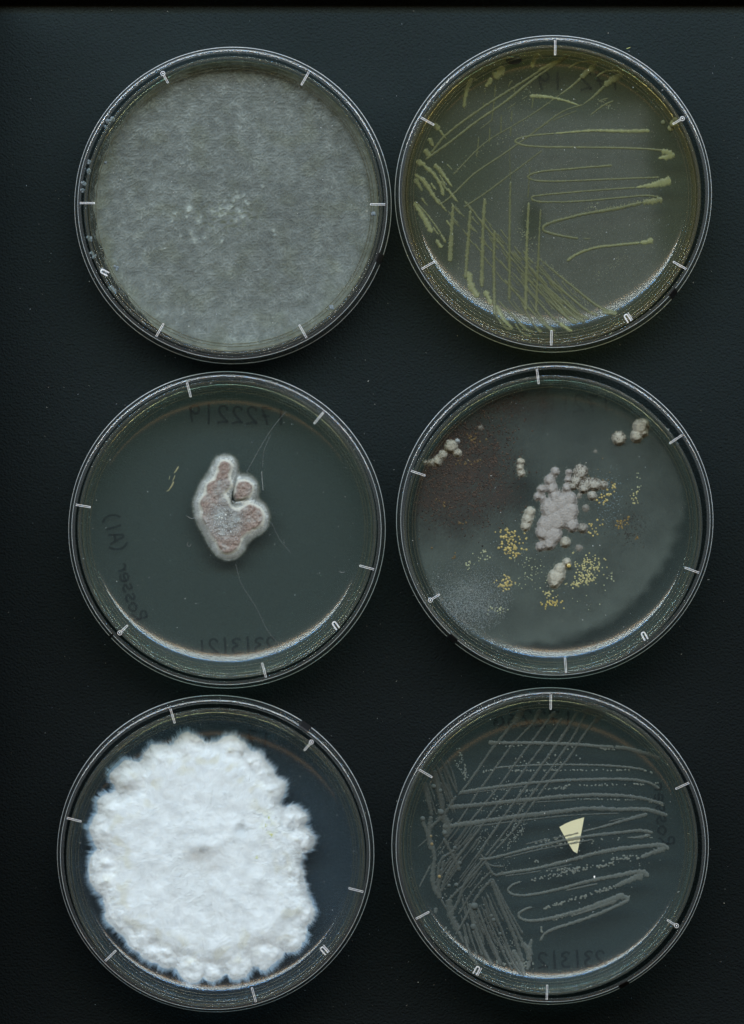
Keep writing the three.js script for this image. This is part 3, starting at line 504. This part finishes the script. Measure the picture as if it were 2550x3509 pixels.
  lump([[848, 904, 29]], cream, { speck: 0.3, dim: 0.85 }); lump([[913, 930, 22]], grey, { dim: 0.55, h: 0.5 }); lump([[990, 476, 14]], grey, { dim: 0.5, h: 0.4 });
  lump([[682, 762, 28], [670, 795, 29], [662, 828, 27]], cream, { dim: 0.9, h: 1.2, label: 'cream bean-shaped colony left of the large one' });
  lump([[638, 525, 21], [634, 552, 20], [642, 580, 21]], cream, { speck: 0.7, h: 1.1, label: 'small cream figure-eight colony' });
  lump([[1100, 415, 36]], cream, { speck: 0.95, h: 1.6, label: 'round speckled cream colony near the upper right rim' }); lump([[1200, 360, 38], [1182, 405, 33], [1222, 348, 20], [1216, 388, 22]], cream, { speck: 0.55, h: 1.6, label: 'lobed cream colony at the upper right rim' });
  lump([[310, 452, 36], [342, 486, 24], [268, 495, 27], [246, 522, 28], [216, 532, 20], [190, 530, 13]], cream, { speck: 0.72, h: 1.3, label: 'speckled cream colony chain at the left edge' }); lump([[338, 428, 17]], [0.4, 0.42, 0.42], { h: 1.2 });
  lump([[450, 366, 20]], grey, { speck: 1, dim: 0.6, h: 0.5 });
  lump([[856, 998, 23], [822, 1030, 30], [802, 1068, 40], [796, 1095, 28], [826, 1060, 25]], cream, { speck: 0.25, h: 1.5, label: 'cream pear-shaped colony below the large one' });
  dots('golden_droplet', d4, [[...c([865, 1014]), 8, [0.55, 0.42, 0.14], 0.9]], d4.t, new THREE.MeshPhysicalMaterial({ color: 0xffffff, vertexColors: true, roughness: 0.15, clearcoat: 1, name: 'golden drop' }));
  // the pale meniscus below the higher colonies
  const amber = [0.44, 0.34, 0.12], yellow = [0.45, 0.40, 0.18], pale = [0.36, 0.37, 0.22], brown = [0.13, 0.085, 0.03];
  for (const [x, y, sx, sy, n, col, r] of [[590, 905, 34, 30, 50, amber, 6], [575, 850, 5, 12, 6, amber, 6], [605, 962, 16, 10, 8, amber, 6], [590, 932, 26, 4, 12, amber, 6.5], [575, 1075, 20, 12, 12, amber, 6], [565, 1105, 24, 12, 18, amber, 6.5], [455, 965, 22, 16, 13, pale, 4.5], [395, 1010, 16, 12, 8, pale, 4.5], [690, 1060, 40, 32, 34, pale, 3.6], [690, 990, 40, 20, 12, pale, 3.6], [960, 1015, 36, 30, 85, yellow, 4.6], [940, 1080, 26, 18, 38, yellow, 5.2], [890, 1100, 16, 12, 14, yellow, 5], [770, 1140, 22, 12, 14, yellow, 5], [785, 1190, 26, 14, 26, [0.45, 0.34, 0.1], 5.6], [535, 1225, 24, 14, 14, pale, 5], [1030, 700, 16, 16, 12, amber, 6], [1078, 640, 6, 14, 6, amber, 5.5], [1175, 700, 10, 18, 14, yellow, 4.6], [1188, 610, 14, 24, 8, pale, 4], [1110, 810, 20, 14, 15, [0.25, 0.16, 0.04], 5.5], [985, 830, 18, 20, 12, amber, 5.5], [1185, 885, 6, 6, 3, [0.2, 0.12, 0.03], 6], [1060, 1075, 14, 22, 8, pale, 4], [940, 1180, 60, 30, 9, pale, 3.2], [390, 532, 40, 12, 16, brown, 6], [420, 408, 24, 14, 10, brown, 6.5], [350, 815, 14, 10, 5, brown, 6], [250, 720, 30, 20, 6, brown, 6], [325, 965, 5, 8, 3, brown, 6], [220, 930, 3, 3, 2, brown, 5], [1010, 570, 60, 40, 8, brown, 4.6]]) {
    const P = []; for (let i = 0; i < n * 1.35; i++) { const k = rr(0.75, 1.2); P.push([...c([x + gauss() * sx * 1.65, y + gauss() * sy * 1.65]), r * rr(0.5, 1.0) / 1.3, [col[0] * k, col[1] * k, col[2] * k]]); }
    dots(col === brown ? 'brown_colony' : col === pale ? 'pale_colony' : 'yellow_colony', d4, P, d4.t);
  }
  const B = []; for (let i = 0; i < 420; i++) { const p = c([1060 + gauss() * 60, 700 + gauss() * 120]); B.push([...p, rr(0.7, 1.7), [0.2, 0.27, 0.3]]); } for (let i = 0; i < 160; i++) B.push([...c([600 + gauss() * 120, 930 + gauss() * 60]), rr(0.7, 1.6), [0.22, 0.26, 0.24]]);
  dots('bluish_speck', d4, B, d4.t);
  // condensation under the lid, lower left
  const dr = []; for (let i = 0; i < 7500; i++) {
    const u = 400 + gauss() * 175, v = 1170 + gauss() * 150, p = c([u, v]); const r = Math.hypot(p[0] - 1893, p[1] - 1798); if (r > 472 || ((u - 385) / 225) ** 2 + ((v - 1140) / 205) ** 2 > rr(0.8, 1.05)) continue;
    const k = smooth(960, 1250, v); dr.push([...p, rr(0.3, 0.5) + k * rr(0.1, 0.4), [0.36, 0.38, 0.38], 8.9 - (d4.ay(...d4.L(...p)) - AG)]);
  }
  dots('condensation', d4, dr, d4.lid, M.growth, { label: 'fine condensation drops under the lid' });
}

// ================================================================ dish 5: white cotton-like fungus
const d5 = dish({
  lid: [737.4, 2929], base: [741, 2935], label: 'petri dish with a large fluffy white fungus', agar: [0.75, 0.88, 0.99], through: 0.984,
  ribs: [49.5, -14, -74.5, -136, 166, 107], knob: 0, mark: { at: [1110, 3257], turn: -42, bars: 1 }, blot: [55, 2.0], emboss: [[-101, -108, 6], [110, 116, 3]],
  writing: [['17', 886, 2532, 4.6, 4, 0.5]],
});
{
  const c = C2(160, 2340), cx = 160 + 730 / 1.3733, cy = 2340 + 820 / 1.3733;
  // a broad body and the rounded lobes round its edge
  const lobes = [[722, 805, 445], [735, 960, 385], [760, 560, 285], [970, 800, 235], [1000, 1050, 240], [520, 980, 262], [430, 700, 200], [820, 1130, 235], [590, 480, 185], [930, 560, 165],
    [662, 325, 84], [862, 318, 74], [535, 362, 76], [745, 350, 60], [395, 455, 92], [960, 375, 58], [1010, 425, 56], [1055, 505, 70], [318, 600, 82], [1150, 640, 66], [280, 700, 82], [1180, 738, 70], [278, 850, 74], [1140, 885, 66], [282, 930, 76], [1140, 970, 66], [360, 1085, 82], [1178, 1065, 80], [455, 1195, 78], [1130, 1180, 86], [560, 1262, 74], [1020, 1268, 82], [682, 1322, 80], [900, 1308, 80], [772, 1350, 48], [500, 1262, 52]].map(([x, y, r]) => [...c([x, y]), r / 1.3733]);
  const big = lobes.length;
  for (let i = 10; i < big; i++) for (let k = 0; k < 3; k++) { const [x, y, q] = lobes[i], a = Math.atan2(y - cy, x - cx) + rr(-1.3, 1.3), f = rr(16, 27); lobes.push([x + Math.cos(a) * (q - f * 0.72), y + Math.sin(a) * (q - f * 0.72), f]); }
  const sdh = blobs(lobes, 34), sd0 = blobs(lobes, 9), sd = (x, y) => sd0(x, y) + 5 + 15 * fbm(x * 0.028, y * 0.028, 4, 3) + 6 * noise(x * 0.09, y * 0.09, 5);
  const ht = (x, y) => {
    const d = -sd(x, y); if (d < -12) return -1; const ds = -sdh(x, y) - 8 + 9 * fbm(x * 0.035, y * 0.035, 3, 61);
    const u = (x - 160) * 1.3733, v = (y - 2340) * 1.3733;
    const tuft = 0.9 * fbm(x * 0.014, y * 0.014, 2, 11) + 0.24 * fbm(x * 0.04 + 1.5 * noise(x * 0.02, y * 0.02, 4), y * 0.04 + 1.5 * noise(x * 0.02, y * 0.02, 14), 3, 12) + 0.08 * fbm(x * 0.1, y * 0.1, 3, 13);
    const ridgeW = 0.5 * Math.exp(-(((Math.hypot((u - 740) / 1.05, v - 790) - 470) / 55) ** 2));
    return smooth(-5, 14, d) * 0.35 - 0.08 + smooth(-4, 52, ds) * 1.0 + smooth(10, 100, ds) * (0.8 + tuft * 0.5 + ridgeW) + 1.15 * Math.exp(-(((u - 735) / 55) ** 2 + ((v - 762) / 34) ** 2)) + 0.45 * Math.exp(-(((u - 725) / 110) ** 2 + ((v - 690 + 14 * noise(x * 0.02, y * 0.02, 33)) / 42) ** 2)) - 0.5 * Math.exp(-(((u - 760) / 110) ** 2 + ((v - 870) / 60) ** 2)) - 0.7 * Math.exp(-(((u - 915) / 22) ** 2 + ((v - 690) / 26) ** 2));
  };
  const colour = (x, y) => {
    const d = -sd(x, y), u = (x - 160) * 1.3733, v = (y - 2340) * 1.3733;
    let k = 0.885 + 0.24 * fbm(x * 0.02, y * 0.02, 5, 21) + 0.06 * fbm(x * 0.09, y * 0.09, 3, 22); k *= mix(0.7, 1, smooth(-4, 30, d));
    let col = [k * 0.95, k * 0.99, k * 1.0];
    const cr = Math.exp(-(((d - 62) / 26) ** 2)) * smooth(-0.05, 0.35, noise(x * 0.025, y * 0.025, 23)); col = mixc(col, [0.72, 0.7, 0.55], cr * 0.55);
    const bumpShade = Math.exp(-(((u - 700) / 50) ** 2 + ((v - 825) / 26) ** 2)) + 0.6 * Math.exp(-(((u - 770) / 60) ** 2 + ((v - 870) / 50) ** 2)); col = mixc(col, [0.6, 0.57, 0.52], clamp(bumpShade * 0.5));  // brown-grey painted as the shade south of the central bump
    const gr = Math.exp(-(((u - 915) / 30) ** 2 + ((v - 690) / 34) ** 2)); col = mixc(col, [0.45, 0.5, 0.53], gr * 0.5);
    const yl = Math.exp(-(((u - 1040) / 40) ** 2 + ((v - 690) / 60) ** 2)); col = mixc(col, [0.78, 0.82, 0.62], yl * 0.6 * smooth(0, 0.3, noise(x * 0.06, y * 0.06, 25)));
    return col;
  };
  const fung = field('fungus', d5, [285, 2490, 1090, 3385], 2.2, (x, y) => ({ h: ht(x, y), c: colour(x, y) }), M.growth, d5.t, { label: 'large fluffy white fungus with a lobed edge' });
  const L5 = [];
  for (let i = 0; i < 1200000 && L5.length < 120000; i++) {
    const x = rr(285, 1090), y = rr(2490, 3385), d = -sd(x, y); if (d < -4) continue;
    if (d > 42 && rnd() > 0.22) continue; if (d > 20 && d <= 42 && rnd() > 0.5) continue;
    let best = -1e9, lx = cx, ly = cy; for (let k = 10; k < lobes.length; k++) { const e = lobes[k][2] - Math.hypot(x - lobes[k][0], y - lobes[k][1]); if (e > best) { best = e; lx = lobes[k][0]; ly = lobes[k][1]; } }
    let gx = x - mix(lx, cx, d > 20 ? 0.5 : 0.25), gy = y - mix(ly, cy, d > 20 ? 0.5 : 0.25); const l = Math.hypot(gx, gy) || 1, len = d < 12 ? rr(0.6, 2.3) : d < 42 ? rr(0.4, 1.5) : rr(0.5, 1.4), j = d > 42 ? 0.9 : 0.3;
    L5.push([x, y, Math.max(0, ht(x, y)) - 0.15, gx / l * len + gauss() * j, d < 42 ? rr(-0.25, 0.4) : rr(0.1, 0.7), gy / l * len + gauss() * j, rr(0.025, 0.06)]);
  }
  hairs('hyphae', d5, L5, new THREE.MeshStandardMaterial({ color: new THREE.Color(0.92, 0.94, 0.94), roughness: 0.95, name: 'white cotton' }), fung);
  const Y = []; for (let i = 0; i < 16; i++) Y.push([...c([[1035, 1062, 985, 1050][i % 4] + gauss() * 6, [672, 715, 820, 640][i % 4] + gauss() * 8]), rr(1.5, 2.6), [0.66, 0.7, 0.25], 3.0]);
  dots('yellow_droplet', d5, Y, fung);
}

// ================================================================ dish 6: grey streaks in parallel loops
const d6 = dish({
  lid: [1887.3, 2902.7], base: [1877, 2894], label: 'petri dish with fine grey streaks in parallel rows and a hatched left side', agar: [0.82, 0.93, 0.93], through: 0.982,
  ribs: [25, -32, -91.5, -152, 149.5, 90], knob: 1, mark: { at: [1634, 3325], turn: 28, bars: 1 }, blot: [-62, 2.1], emboss: [[-159, -166, 6], [7, -2, 6], [134, 138, 3], [-40, -43, 3]],
  writing: [['17223a', 1828, 2462, 4.9, 2, 0.7, 0.82], ['23/3/21', 1940, 3288, 4.4, -2, 0.7, 0.76], ['Rosser', 2275, 2790, 4.4, 84, 0.65, 0.72]],
});
{
  const c = C2(1320, 2330), S = (P, w0, w1 = w0, k = 1, o = {}) => { const g = streakGeo(d6, P.map(c), w0 * 1.1 / 1.373, w1 * 1.1 / 1.373, [0.175 * k, 0.192 * k, 0.17 * k], { alpha: 0.6, bumpy: 0.4, ...o }); if (g) mesh('streak', g, M.streak, d6.t); };
  const b = { bumpy: 0.35 };
  S([[485, 299], [520, 295]], 24, 20, 1); S([[500, 297], [600, 297], [800, 300], [1000, 312], [1080, 318]], 17, 16, 0.92, b); S([[1080, 318], [1130, 322], [1200, 338], [1292, 372]], 20, 20, 0.95, { bumpy: 0.45 });
  S([[510, 418], [560, 410], [700, 402], [850, 399], [1000, 402], [1130, 410], [1220, 424]], 8, 12, 0.9, { bumpy: 0.5 });
  S([[350, 530], [500, 508], [650, 490], [800, 477], [950, 470], [1100, 468], [1200, 475], [1260, 492], [1292, 514]], 16, 15, 0.85, b);
  S([[345, 538], [500, 520], [650, 502]], 8, 6, 0.6);
  S([[300, 602], [450, 587], [650, 567], [850, 548], [1000, 543], [1130, 547], [1220, 560], [1312, 586]], 22, 17, 0.82, b); S([[560, 588], [750, 574], [1000, 560]], 7, 6, 0.65, { gap: 0.3, bumpy: 0.6 });
  S([[270, 692], [400, 676], [600, 646], [800, 624], [960, 606], [1100, 611], [1230, 611], [1330, 638]], 24, 20, 0.85, b); S([[420, 690], [600, 668], [850, 640], [1100, 628]], 8, 7, 0.65, { bumpy: 0.6 });
  S([[1235, 632], [1150, 655], [1050, 685], [930, 715]], 20, 9, 0.85, { bumpy: 0.4 }); S([[930, 715], [840, 737], [740, 755], [660, 775]], 8, 7, 0.75, { gap: 0.4, bumpy: 0.6 }); S([[1130, 650], [1050, 668]], 8, 6, 0.6, { gap: 0.4 });
  S([[1262, 722], [1220, 711], [1080, 722], [900, 745], [740, 780], [600, 815], [500, 840], [440, 845]], 17, 14, 0.85, b); S([[1250, 730], [1200, 742], [1140, 742]], 20, 9, 0.85, { bumpy: 0.5 }); S([[980, 752], [850, 775], [700, 805], [560, 840]], 9, 8, 0.7, { bumpy: 0.5 });
  S([[1335, 800], [1318, 783], [1280, 779], [1150, 790], [1000, 815], [850, 855], [700, 890], [600, 905], [530, 918]], 22, 15, 0.95, b); S([[1320, 790], [1262, 812], [1202, 838]], 28, 18, 0.95, { bumpy: 0.5 }); S([[560, 925], [700, 905], [880, 870]], 8, 7, 0.65, { gap: 0.28, bumpy: 0.6 });
  S([[1240, 928], [1215, 905], [1080, 925], [950, 950], [820, 985], [700, 1010], [640, 1015], [590, 1005], [578, 990], [600, 965], [640, 950]], 24, 10, 0.95, b); S([[1215, 916], [1150, 945], [1080, 975]], 38, 16, 0.95, { bumpy: 0.4 }); S([[1000, 960], [850, 992]], 10, 8, 0.8);
  S([[1150, 1035], [1118, 1020], [1000, 1060], [850, 1105], [740, 1130], [670, 1133], [632, 1118], [630, 1100], [660, 1080], [692, 1070]], 30, 11, 0.98, b); S([[1148, 1036], [1060, 1078], [950, 1122], [850, 1155], [790, 1175], [750, 1197], [728, 1230]], 18, 15, 0.98, { bumpy: 0.4 }); S([[1090, 1040], [960, 1085], [880, 1110]], 20, 9, 0.9, { bumpy: 0.5 });
  // slanting set of the upper middle
  for (const [P, w0, w1, k] of [[[[648, 130], [600, 212]], 30, 26, 0.85], [[[600, 205], [545, 275], [500, 330], [400, 475], [345, 545]], 15, 12, 0.75], [[[730, 138], [695, 205]], 22, 18, 0.8], [[[695, 205], [600, 305], [540, 385], [480, 470], [430, 540], [340, 680]], 11, 10, 0.7], [[[800, 148], [770, 185]], 22, 18, 0.8], [[[775, 180], [690, 290], [620, 385], [560, 470], [500, 545], [440, 620], [380, 690]], 12, 10, 0.7],
    [[[832, 180], [760, 285], [680, 390], [600, 500], [520, 600], [430, 720], [330, 850]], 11, 12, 0.68], [[[905, 150], [840, 258], [760, 370], [680, 480], [590, 600], [500, 730], [420, 845]], 15, 12, 0.72], [[[945, 158], [880, 275], [800, 390], [720, 500], [640, 610], [560, 720], [470, 832]], 12, 11, 0.7], [[[1000, 170], [930, 268], [860, 372], [770, 480], [690, 590], [620, 690], [520, 800]], 13, 10, 0.7], [[[1020, 165], [985, 205]], 24, 14, 0.75], [[[930, 148], [1000, 140], [1042, 152]], 30, 34, 0.75], [[[880, 120], [980, 118]], 10, 12, 0.6]]) S(P, w0, w1, k, { bumpy: 0.4 });
  // hatched growth of the left side
  for (const [P, w0, w1, k] of [[[[230, 425], [252, 520], [272, 612]], 24, 26, 0.62], [[[185, 480], [202, 560], [222, 640]], 30, 18, 0.62], [[[262, 372], [300, 450], [340, 535]], 16, 12, 0.55], [[[292, 378], [318, 440], [338, 520]], 14, 10, 0.55], [[[240, 400], [285, 500], [322, 560]], 14, 12, 0.5], [[[216, 640], [208, 720], [214, 800]], 20, 26, 0.72], [[[176, 660], [205, 735], [232, 830], [224, 900], [228, 965], [262, 1030]], 20, 24, 0.72], [[[208, 700], [270, 640], [335, 545]], 18, 14, 0.62], [[[262, 625], [300, 700], [280, 740]], 34, 24, 0.66], [[[275, 850], [262, 930], [238, 1005]], 18, 12, 0.6],
    [[[430, 720], [330, 850], [285, 930], [262, 1000]], 12, 18, 0.6], [[[520, 800], [400, 935], [300, 1035]], 10, 14, 0.6], [[[470, 832], [380, 950], [335, 1060], [300, 1110]], 12, 18, 0.6], [[[275, 745], [330, 850], [352, 900]], 16, 20, 0.58], [[[215, 870], [160, 975]], 9, 7, 0.75], [[[210, 740], [155, 785]], 7, 6, 0.6], [[[300, 1030], [310, 1110], [345, 1180]], 30, 34, 0.6], [[[262, 1030], [290, 1080]], 14, 10, 0.6], [[[240, 1070], [236, 1100]], 24, 14, 0.8],
    [[[505, 935], [440, 1010], [372, 1130], [330, 1200]], 16, 12, 0.62], [[[330, 800], [262, 850], [250, 960], [262, 1028]], 14, 18, 0.6], [[[500, 900], [420, 985], [345, 1105]], 10, 10, 0.55], [[[470, 860], [520, 920], [560, 905]], 14, 16, 0.62], [[[450, 820], [490, 870], [560, 880]], 10, 10, 0.6]]) S(P, w0, w1, k);
  for (let i = 0; i < 32; i++) { const x = rr(290, 500), y = rr(640, 900), l = rr(70, 150); S([[x, y], [x - l * 0.28, y + l * 0.42], [x - l * 0.58, y + l * 0.8]], rr(6, 10), rr(6, 9), rr(0.45, 0.6)); }
  for (let i = 0; i < 22; i++) { const x = rr(200, 315), y = rr(400, 520), l = rr(70, 130); S([[x, y], [x + l * 0.18, y + l * 0.5], [x + l * 0.34, y + l]], rr(6, 11), rr(6, 9), rr(0.45, 0.58)); }
  // fan of the lower left
  for (const [P, w0, w1, k] of [[[[505, 935], [560, 1060], [640, 1225], [690, 1330]], 12, 18, 0.66], [[[500, 945], [540, 1050], [600, 1190], [650, 1330]], 18, 20, 0.66], [[[480, 1010], [530, 1130], [598, 1300], [640, 1370]], 10, 18, 0.62], [[[430, 1060], [480, 1190], [545, 1345]], 14, 16, 0.6], [[[398, 1050], [420, 1150], [460, 1262], [505, 1345]], 18, 20, 0.66], [[[372, 1205], [402, 1290], [440, 1345]], 14, 16, 0.66], [[[448, 1100], [500, 1240], [560, 1350]], 9, 12, 0.55], [[[520, 960], [570, 1060], [650, 1200]], 10, 12, 0.6], [[[470, 1080], [545, 1260], [600, 1370]], 10, 14, 0.58], [[[412, 1180], [460, 1300]], 10, 12, 0.55], [[[345, 1180], [370, 1240]], 18, 12, 0.6], [[[690, 1218], [676, 1275]], 12, 22, 0.85], [[[640, 1240], [680, 1275], [672, 1320]], 28, 26, 0.85], [[[600, 1270], [640, 1340], [655, 1392]], 24, 22, 0.85], [[[560, 1250], [600, 1330], [640, 1385]], 16, 18, 0.7], [[[680, 1320], [668, 1368]], 22, 14, 0.85]]) S(P, w0, w1, k, { bumpy: 0.35 });
  for (let i = 0; i < 34; i++) { const f = rnd(), x = mix(360, 520, f) + rr(-20, 20), y = rr(980, 1180), l = rr(90, 210), a = mix(0.2, 0.5, f); const X = x + l * a, Y = y + l * 0.9; if (Math.hypot(X - 765, Y - 775) < 625) S([[x, y], [(x + X) / 2 - 3, (y + Y) / 2], [X, Y]], rr(5, 9), rr(6, 12), rr(0.45, 0.65)); }
  for (const [x, y, X, Y] of [[290, 1160, 270, 1190], [305, 1180, 285, 1210], [330, 1205, 318, 1240], [392, 1260, 405, 1300], [420, 1280, 440, 1320], [450, 1300, 468, 1340]]) S([[x, y], [X, Y]], 12, 8, 1);
  const D = [], row = (x0, y0, x1, y1, n, s, r = 5, k = 1) => { for (let i = 0; i < n; i++) { const t = rnd(); D.push([...c([mix(x0, x1, t) + gauss() * s, mix(y0, y1, t) + gauss() * s]), r * rr(0.55, 1) / 1.4, [0.165 * k, 0.18 * k, 0.155 * k]]); } };
  for (const [x, y, r] of [[176, 653, 17], [262, 622, 22], [420, 1065, 24], [414, 1160, 18], [350, 862, 14], [335, 965, 14], [300, 968, 12], [500, 1110, 12], [540, 1195, 12], [556, 1280, 12], [280, 720, 18], [228, 500, 16], [258, 520, 15], [415, 1165, 16], [328, 790, 12], [510, 1130, 14], [465, 1060, 8]]) D.push([...c([x, y]), r / 1.75, [0.085, 0.1, 0.092]]);
  row(600, 428, 1150, 424, 60, 3); row(455, 435, 520, 425, 10, 4); row(1220, 425, 1262, 438, 4, 3, 7); row(840, 500, 1290, 488, 36, 4, 5.5); row(640, 525, 850, 508, 50, 6, 4); row(560, 312, 680, 306, 12, 3); row(1000, 322, 1080, 326, 12, 3, 6); row(1240, 575, 1312, 590, 6, 4, 6.5); row(900, 560, 1220, 566, 40, 3, 4);
  row(680, 775, 840, 738, 22, 6, 5); row(640, 800, 980, 750, 40, 5, 5); row(800, 790, 1100, 738, 12, 12, 5); row(750, 900, 915, 885, 26, 5, 5.5); row(850, 905, 1210, 825, 46, 14, 6.5); row(740, 935, 900, 900, 20, 7, 6); row(960, 885, 1150, 830, 16, 12, 6.5); row(690, 945, 905, 888, 26, 5, 5.5); row(900, 1028, 1090, 972, 40, 10, 6); row(730, 1080, 900, 1030, 34, 6, 6); row(850, 1120, 960, 1080, 14, 5, 6); row(780, 1130, 870, 1100, 14, 8, 6); row(735, 1165, 738, 1190, 6, 4, 6);
  row(345, 320, 385, 465, 40, 9, 4.5); row(220, 420, 300, 1000, 120, 45, 4, 0.75); row(400, 1050, 640, 1340, 130, 50, 4, 0.75); row(600, 860, 400, 1000, 60, 40, 3.5, 0.75); row(450, 620, 700, 560, 60, 50, 3.5, 0.9); row(330, 380, 380, 460, 20, 8, 4); row(640, 600, 560, 760, 50, 16, 4); row(660, 680, 560, 800, 60, 22, 3.5); row(560, 400, 830, 360, 24, 22, 5); row(800, 200, 900, 360, 8, 30, 5); row(500, 700, 420, 820, 40, 40, 3.5); row(520, 1330, 690, 1340, 30, 12, 6); row(600, 480, 500, 560, 24, 16, 4); row(830, 380, 760, 440, 16, 10, 4); row(1220, 730, 1260, 745, 6, 4, 6); row(670, 835, 730, 860, 6, 8, 6); row(800, 780, 1300, 870, 12, 25, 4.5);
  dots('dot_colony', d6, D, d6.t, M.growth, { label: 'pinhead grey colonies along the streaks' });
  dots('amber_spot', d6, [[...c([215, 735]), 5, [0.22, 0.17, 0.09], 0.2], [...c([219, 772]), 6, [0.24, 0.17, 0.08], 0.2], [...c([255, 925]), 6, [0.3, 0.22, 0.1], 0.3]], d6.t);
}

// ---------------------------------------------------------------- fine scratches on the lid of dish 3
{
  const g = [], line = (P, w) => { const t = new THREE.TubeGeometry(new THREE.CatmullRomCurve3(P.map(([x, y]) => { const [u, v] = d3.L(x, y, 16); return new THREE.Vector3(u, 15.97, v); })), 30, w / 2, 4); g.push(t); };
  line([[982, 1408], [935, 1465], [900, 1520], [845, 1618]], 0.1); line([[928, 1490], [905, 1545], [900, 1600]], 0.08); line([[897, 1615], [899, 1650], [902, 1680]], 0.28); line([[880, 1700], [862, 1760], [855, 1790]], 0.07); line([[808, 1932], [825, 1995], [880, 2085], [920, 2165], [972, 2222]], 0.08); line([[930, 1790], [960, 1850], [998, 1896]], 0.08); line([[640, 1768], [658, 1777], [670, 1772]], 0.2); line([[645, 1858], [642, 1868], [650, 1872], [656, 1864]], 0.16); line([[1162, 1958], [1172, 1962], [1182, 1960]], 0.25);
  mesh('scratch', mergeGeometries(g), new THREE.MeshStandardMaterial({ color: new THREE.Color(0.2, 0.22, 0.21), transparent: true, opacity: 0.55, roughness: 0.6, name: 'scratched plastic' }), d3.lid, { kind: 'stuff', label: 'fine scratches in the clear lid' });
}

// ---------------------------------------------------------------- the paper wedge in dish 6
{
  const pts = [[1955, 2805], [1917, 2835], [1964, 2917], [1978, 2923], [2002, 2801], [1975, 2812], [1955, 2822]];
  const out = [[2002, 2801], [1983, 2806], [1962, 2812], [1940, 2821], [1917, 2834], [1930, 2858], [1948, 2890], [1964, 2916], [1978, 2924], [1984, 2896], [1993, 2850]];
  const sh = new THREE.Shape(out.map(([x, y]) => { const [u, v] = at(x, y, 4.8); return V2(u, -v); }));
  const g = new THREE.ExtrudeGeometry(sh, { depth: 0.05, bevelEnabled: false }); g.rotateX(-Math.PI / 2); g.translate(0, AG + 0.0003e3 + 0.06, 0);
  const cen = at(1962, 2855, 4.8), cx = cen[0], cz = cen[1]; g.translate(-cx, 0, -cz);
  const m = mesh('paper_wedge', g, new THREE.MeshStandardMaterial({ color: new THREE.Color(0.80, 0.73, 0.46), roughness: 0.85, name: 'cream paper' }), scene, { label: 'small cream paper wedge lying under the grey streaks', category: 'paper' });
  m.position.set(cx / 1000, 0, cz / 1000);
}

// ---------------------------------------------------------------- dust and lint
{
  const fl = new THREE.IcosahedronGeometry(1, 0), N = 520, m = new THREE.InstancedMesh(fl, M.dust, N), X = new THREE.Matrix4(), q = new THREE.Quaternion(), e = new THREE.Euler();
  for (let i = 0; i < N; i++) { const r = rr(0.025, 0.062) * (rnd() < 0.06 ? 1.8 : 1); q.setFromEuler(e.set(0, rr(0, 6.28), 0)); X.compose(new THREE.Vector3(rr(-106, 107) / 1000, 0.00006, rr(-146, 147) / 1000), q, new THREE.Vector3(r * rr(0.8, 2.6), r * 0.5, r).multiplyScalar(0.001)); m.setMatrixAt(i, X); }
  m.name = 'dust'; m.userData = { label: 'white dust specks scattered over the black sheet', kind: 'stuff' }; scene.add(m);
  for (const d of [d1, d2, d3, d4, d5, d6]) {
    const n = 60, k = new THREE.InstancedMesh(fl, M.dust, n);
    for (let i = 0; i < n; i++) { const r = rr(0.03, 0.08), a = rr(0, 6.28), R = Math.sqrt(rnd()) * 43; q.setFromEuler(e.set(0, rr(0, 6.28), 0)); X.compose(new THREE.Vector3(R * Math.cos(a) / 1000, 0.01597, R * Math.sin(a) / 1000), q, new THREE.Vector3(r * rr(0.8, 3), r * 0.4, r).multiplyScalar(0.001)); k.setMatrixAt(i, X); }
    k.name = 'dust_speck'; k.userData.kind = 'stuff'; d.lid.add(k);
  }
  const fibre = (pts, y, w, col, label) => {
    const P = pts.map(([x, z]) => { const [u, v] = at(x, z, y); return new THREE.Vector3(u, y, v); }), c = P.reduce((a, b) => a.clone().add(b)).divideScalar(P.length);
    const g = new THREE.TubeGeometry(new THREE.CatmullRomCurve3(P.map(p => p.clone().sub(c))), 24, w / 2, 5);
    const m = mesh('lint_fibre', g, new THREE.MeshStandardMaterial({ color: new THREE.Color(...col), roughness: 0.8, name: 'fibre' }), scene, { label, category: 'lint fibre' }); m.position.copy(c).multiplyScalar(0.001);
  };
  fibre([[2147, 167], [2153, 165], [2160, 162]], 0.15, 0.12, [0.6, 0.6, 0.2], 'yellow lint fibre on the black sheet beside the olive plate');
  const f = new THREE.IcosahedronGeometry(0.42, 0); f.scale(0.6, 0.3, 1.1); const [fx, fz] = at(2037, 3005, 16.4);
  const fm = mesh('white_flake', f, new THREE.MeshStandardMaterial({ color: 0xf2f2ee, roughness: 0.8, name: 'flake' }), scene, { label: 'tiny white flake on the lid below the paper wedge', category: 'flake' }); fm.position.set(fx / 1000, 0.01642, fz / 1000);
}

renderer.render(scene, camera);
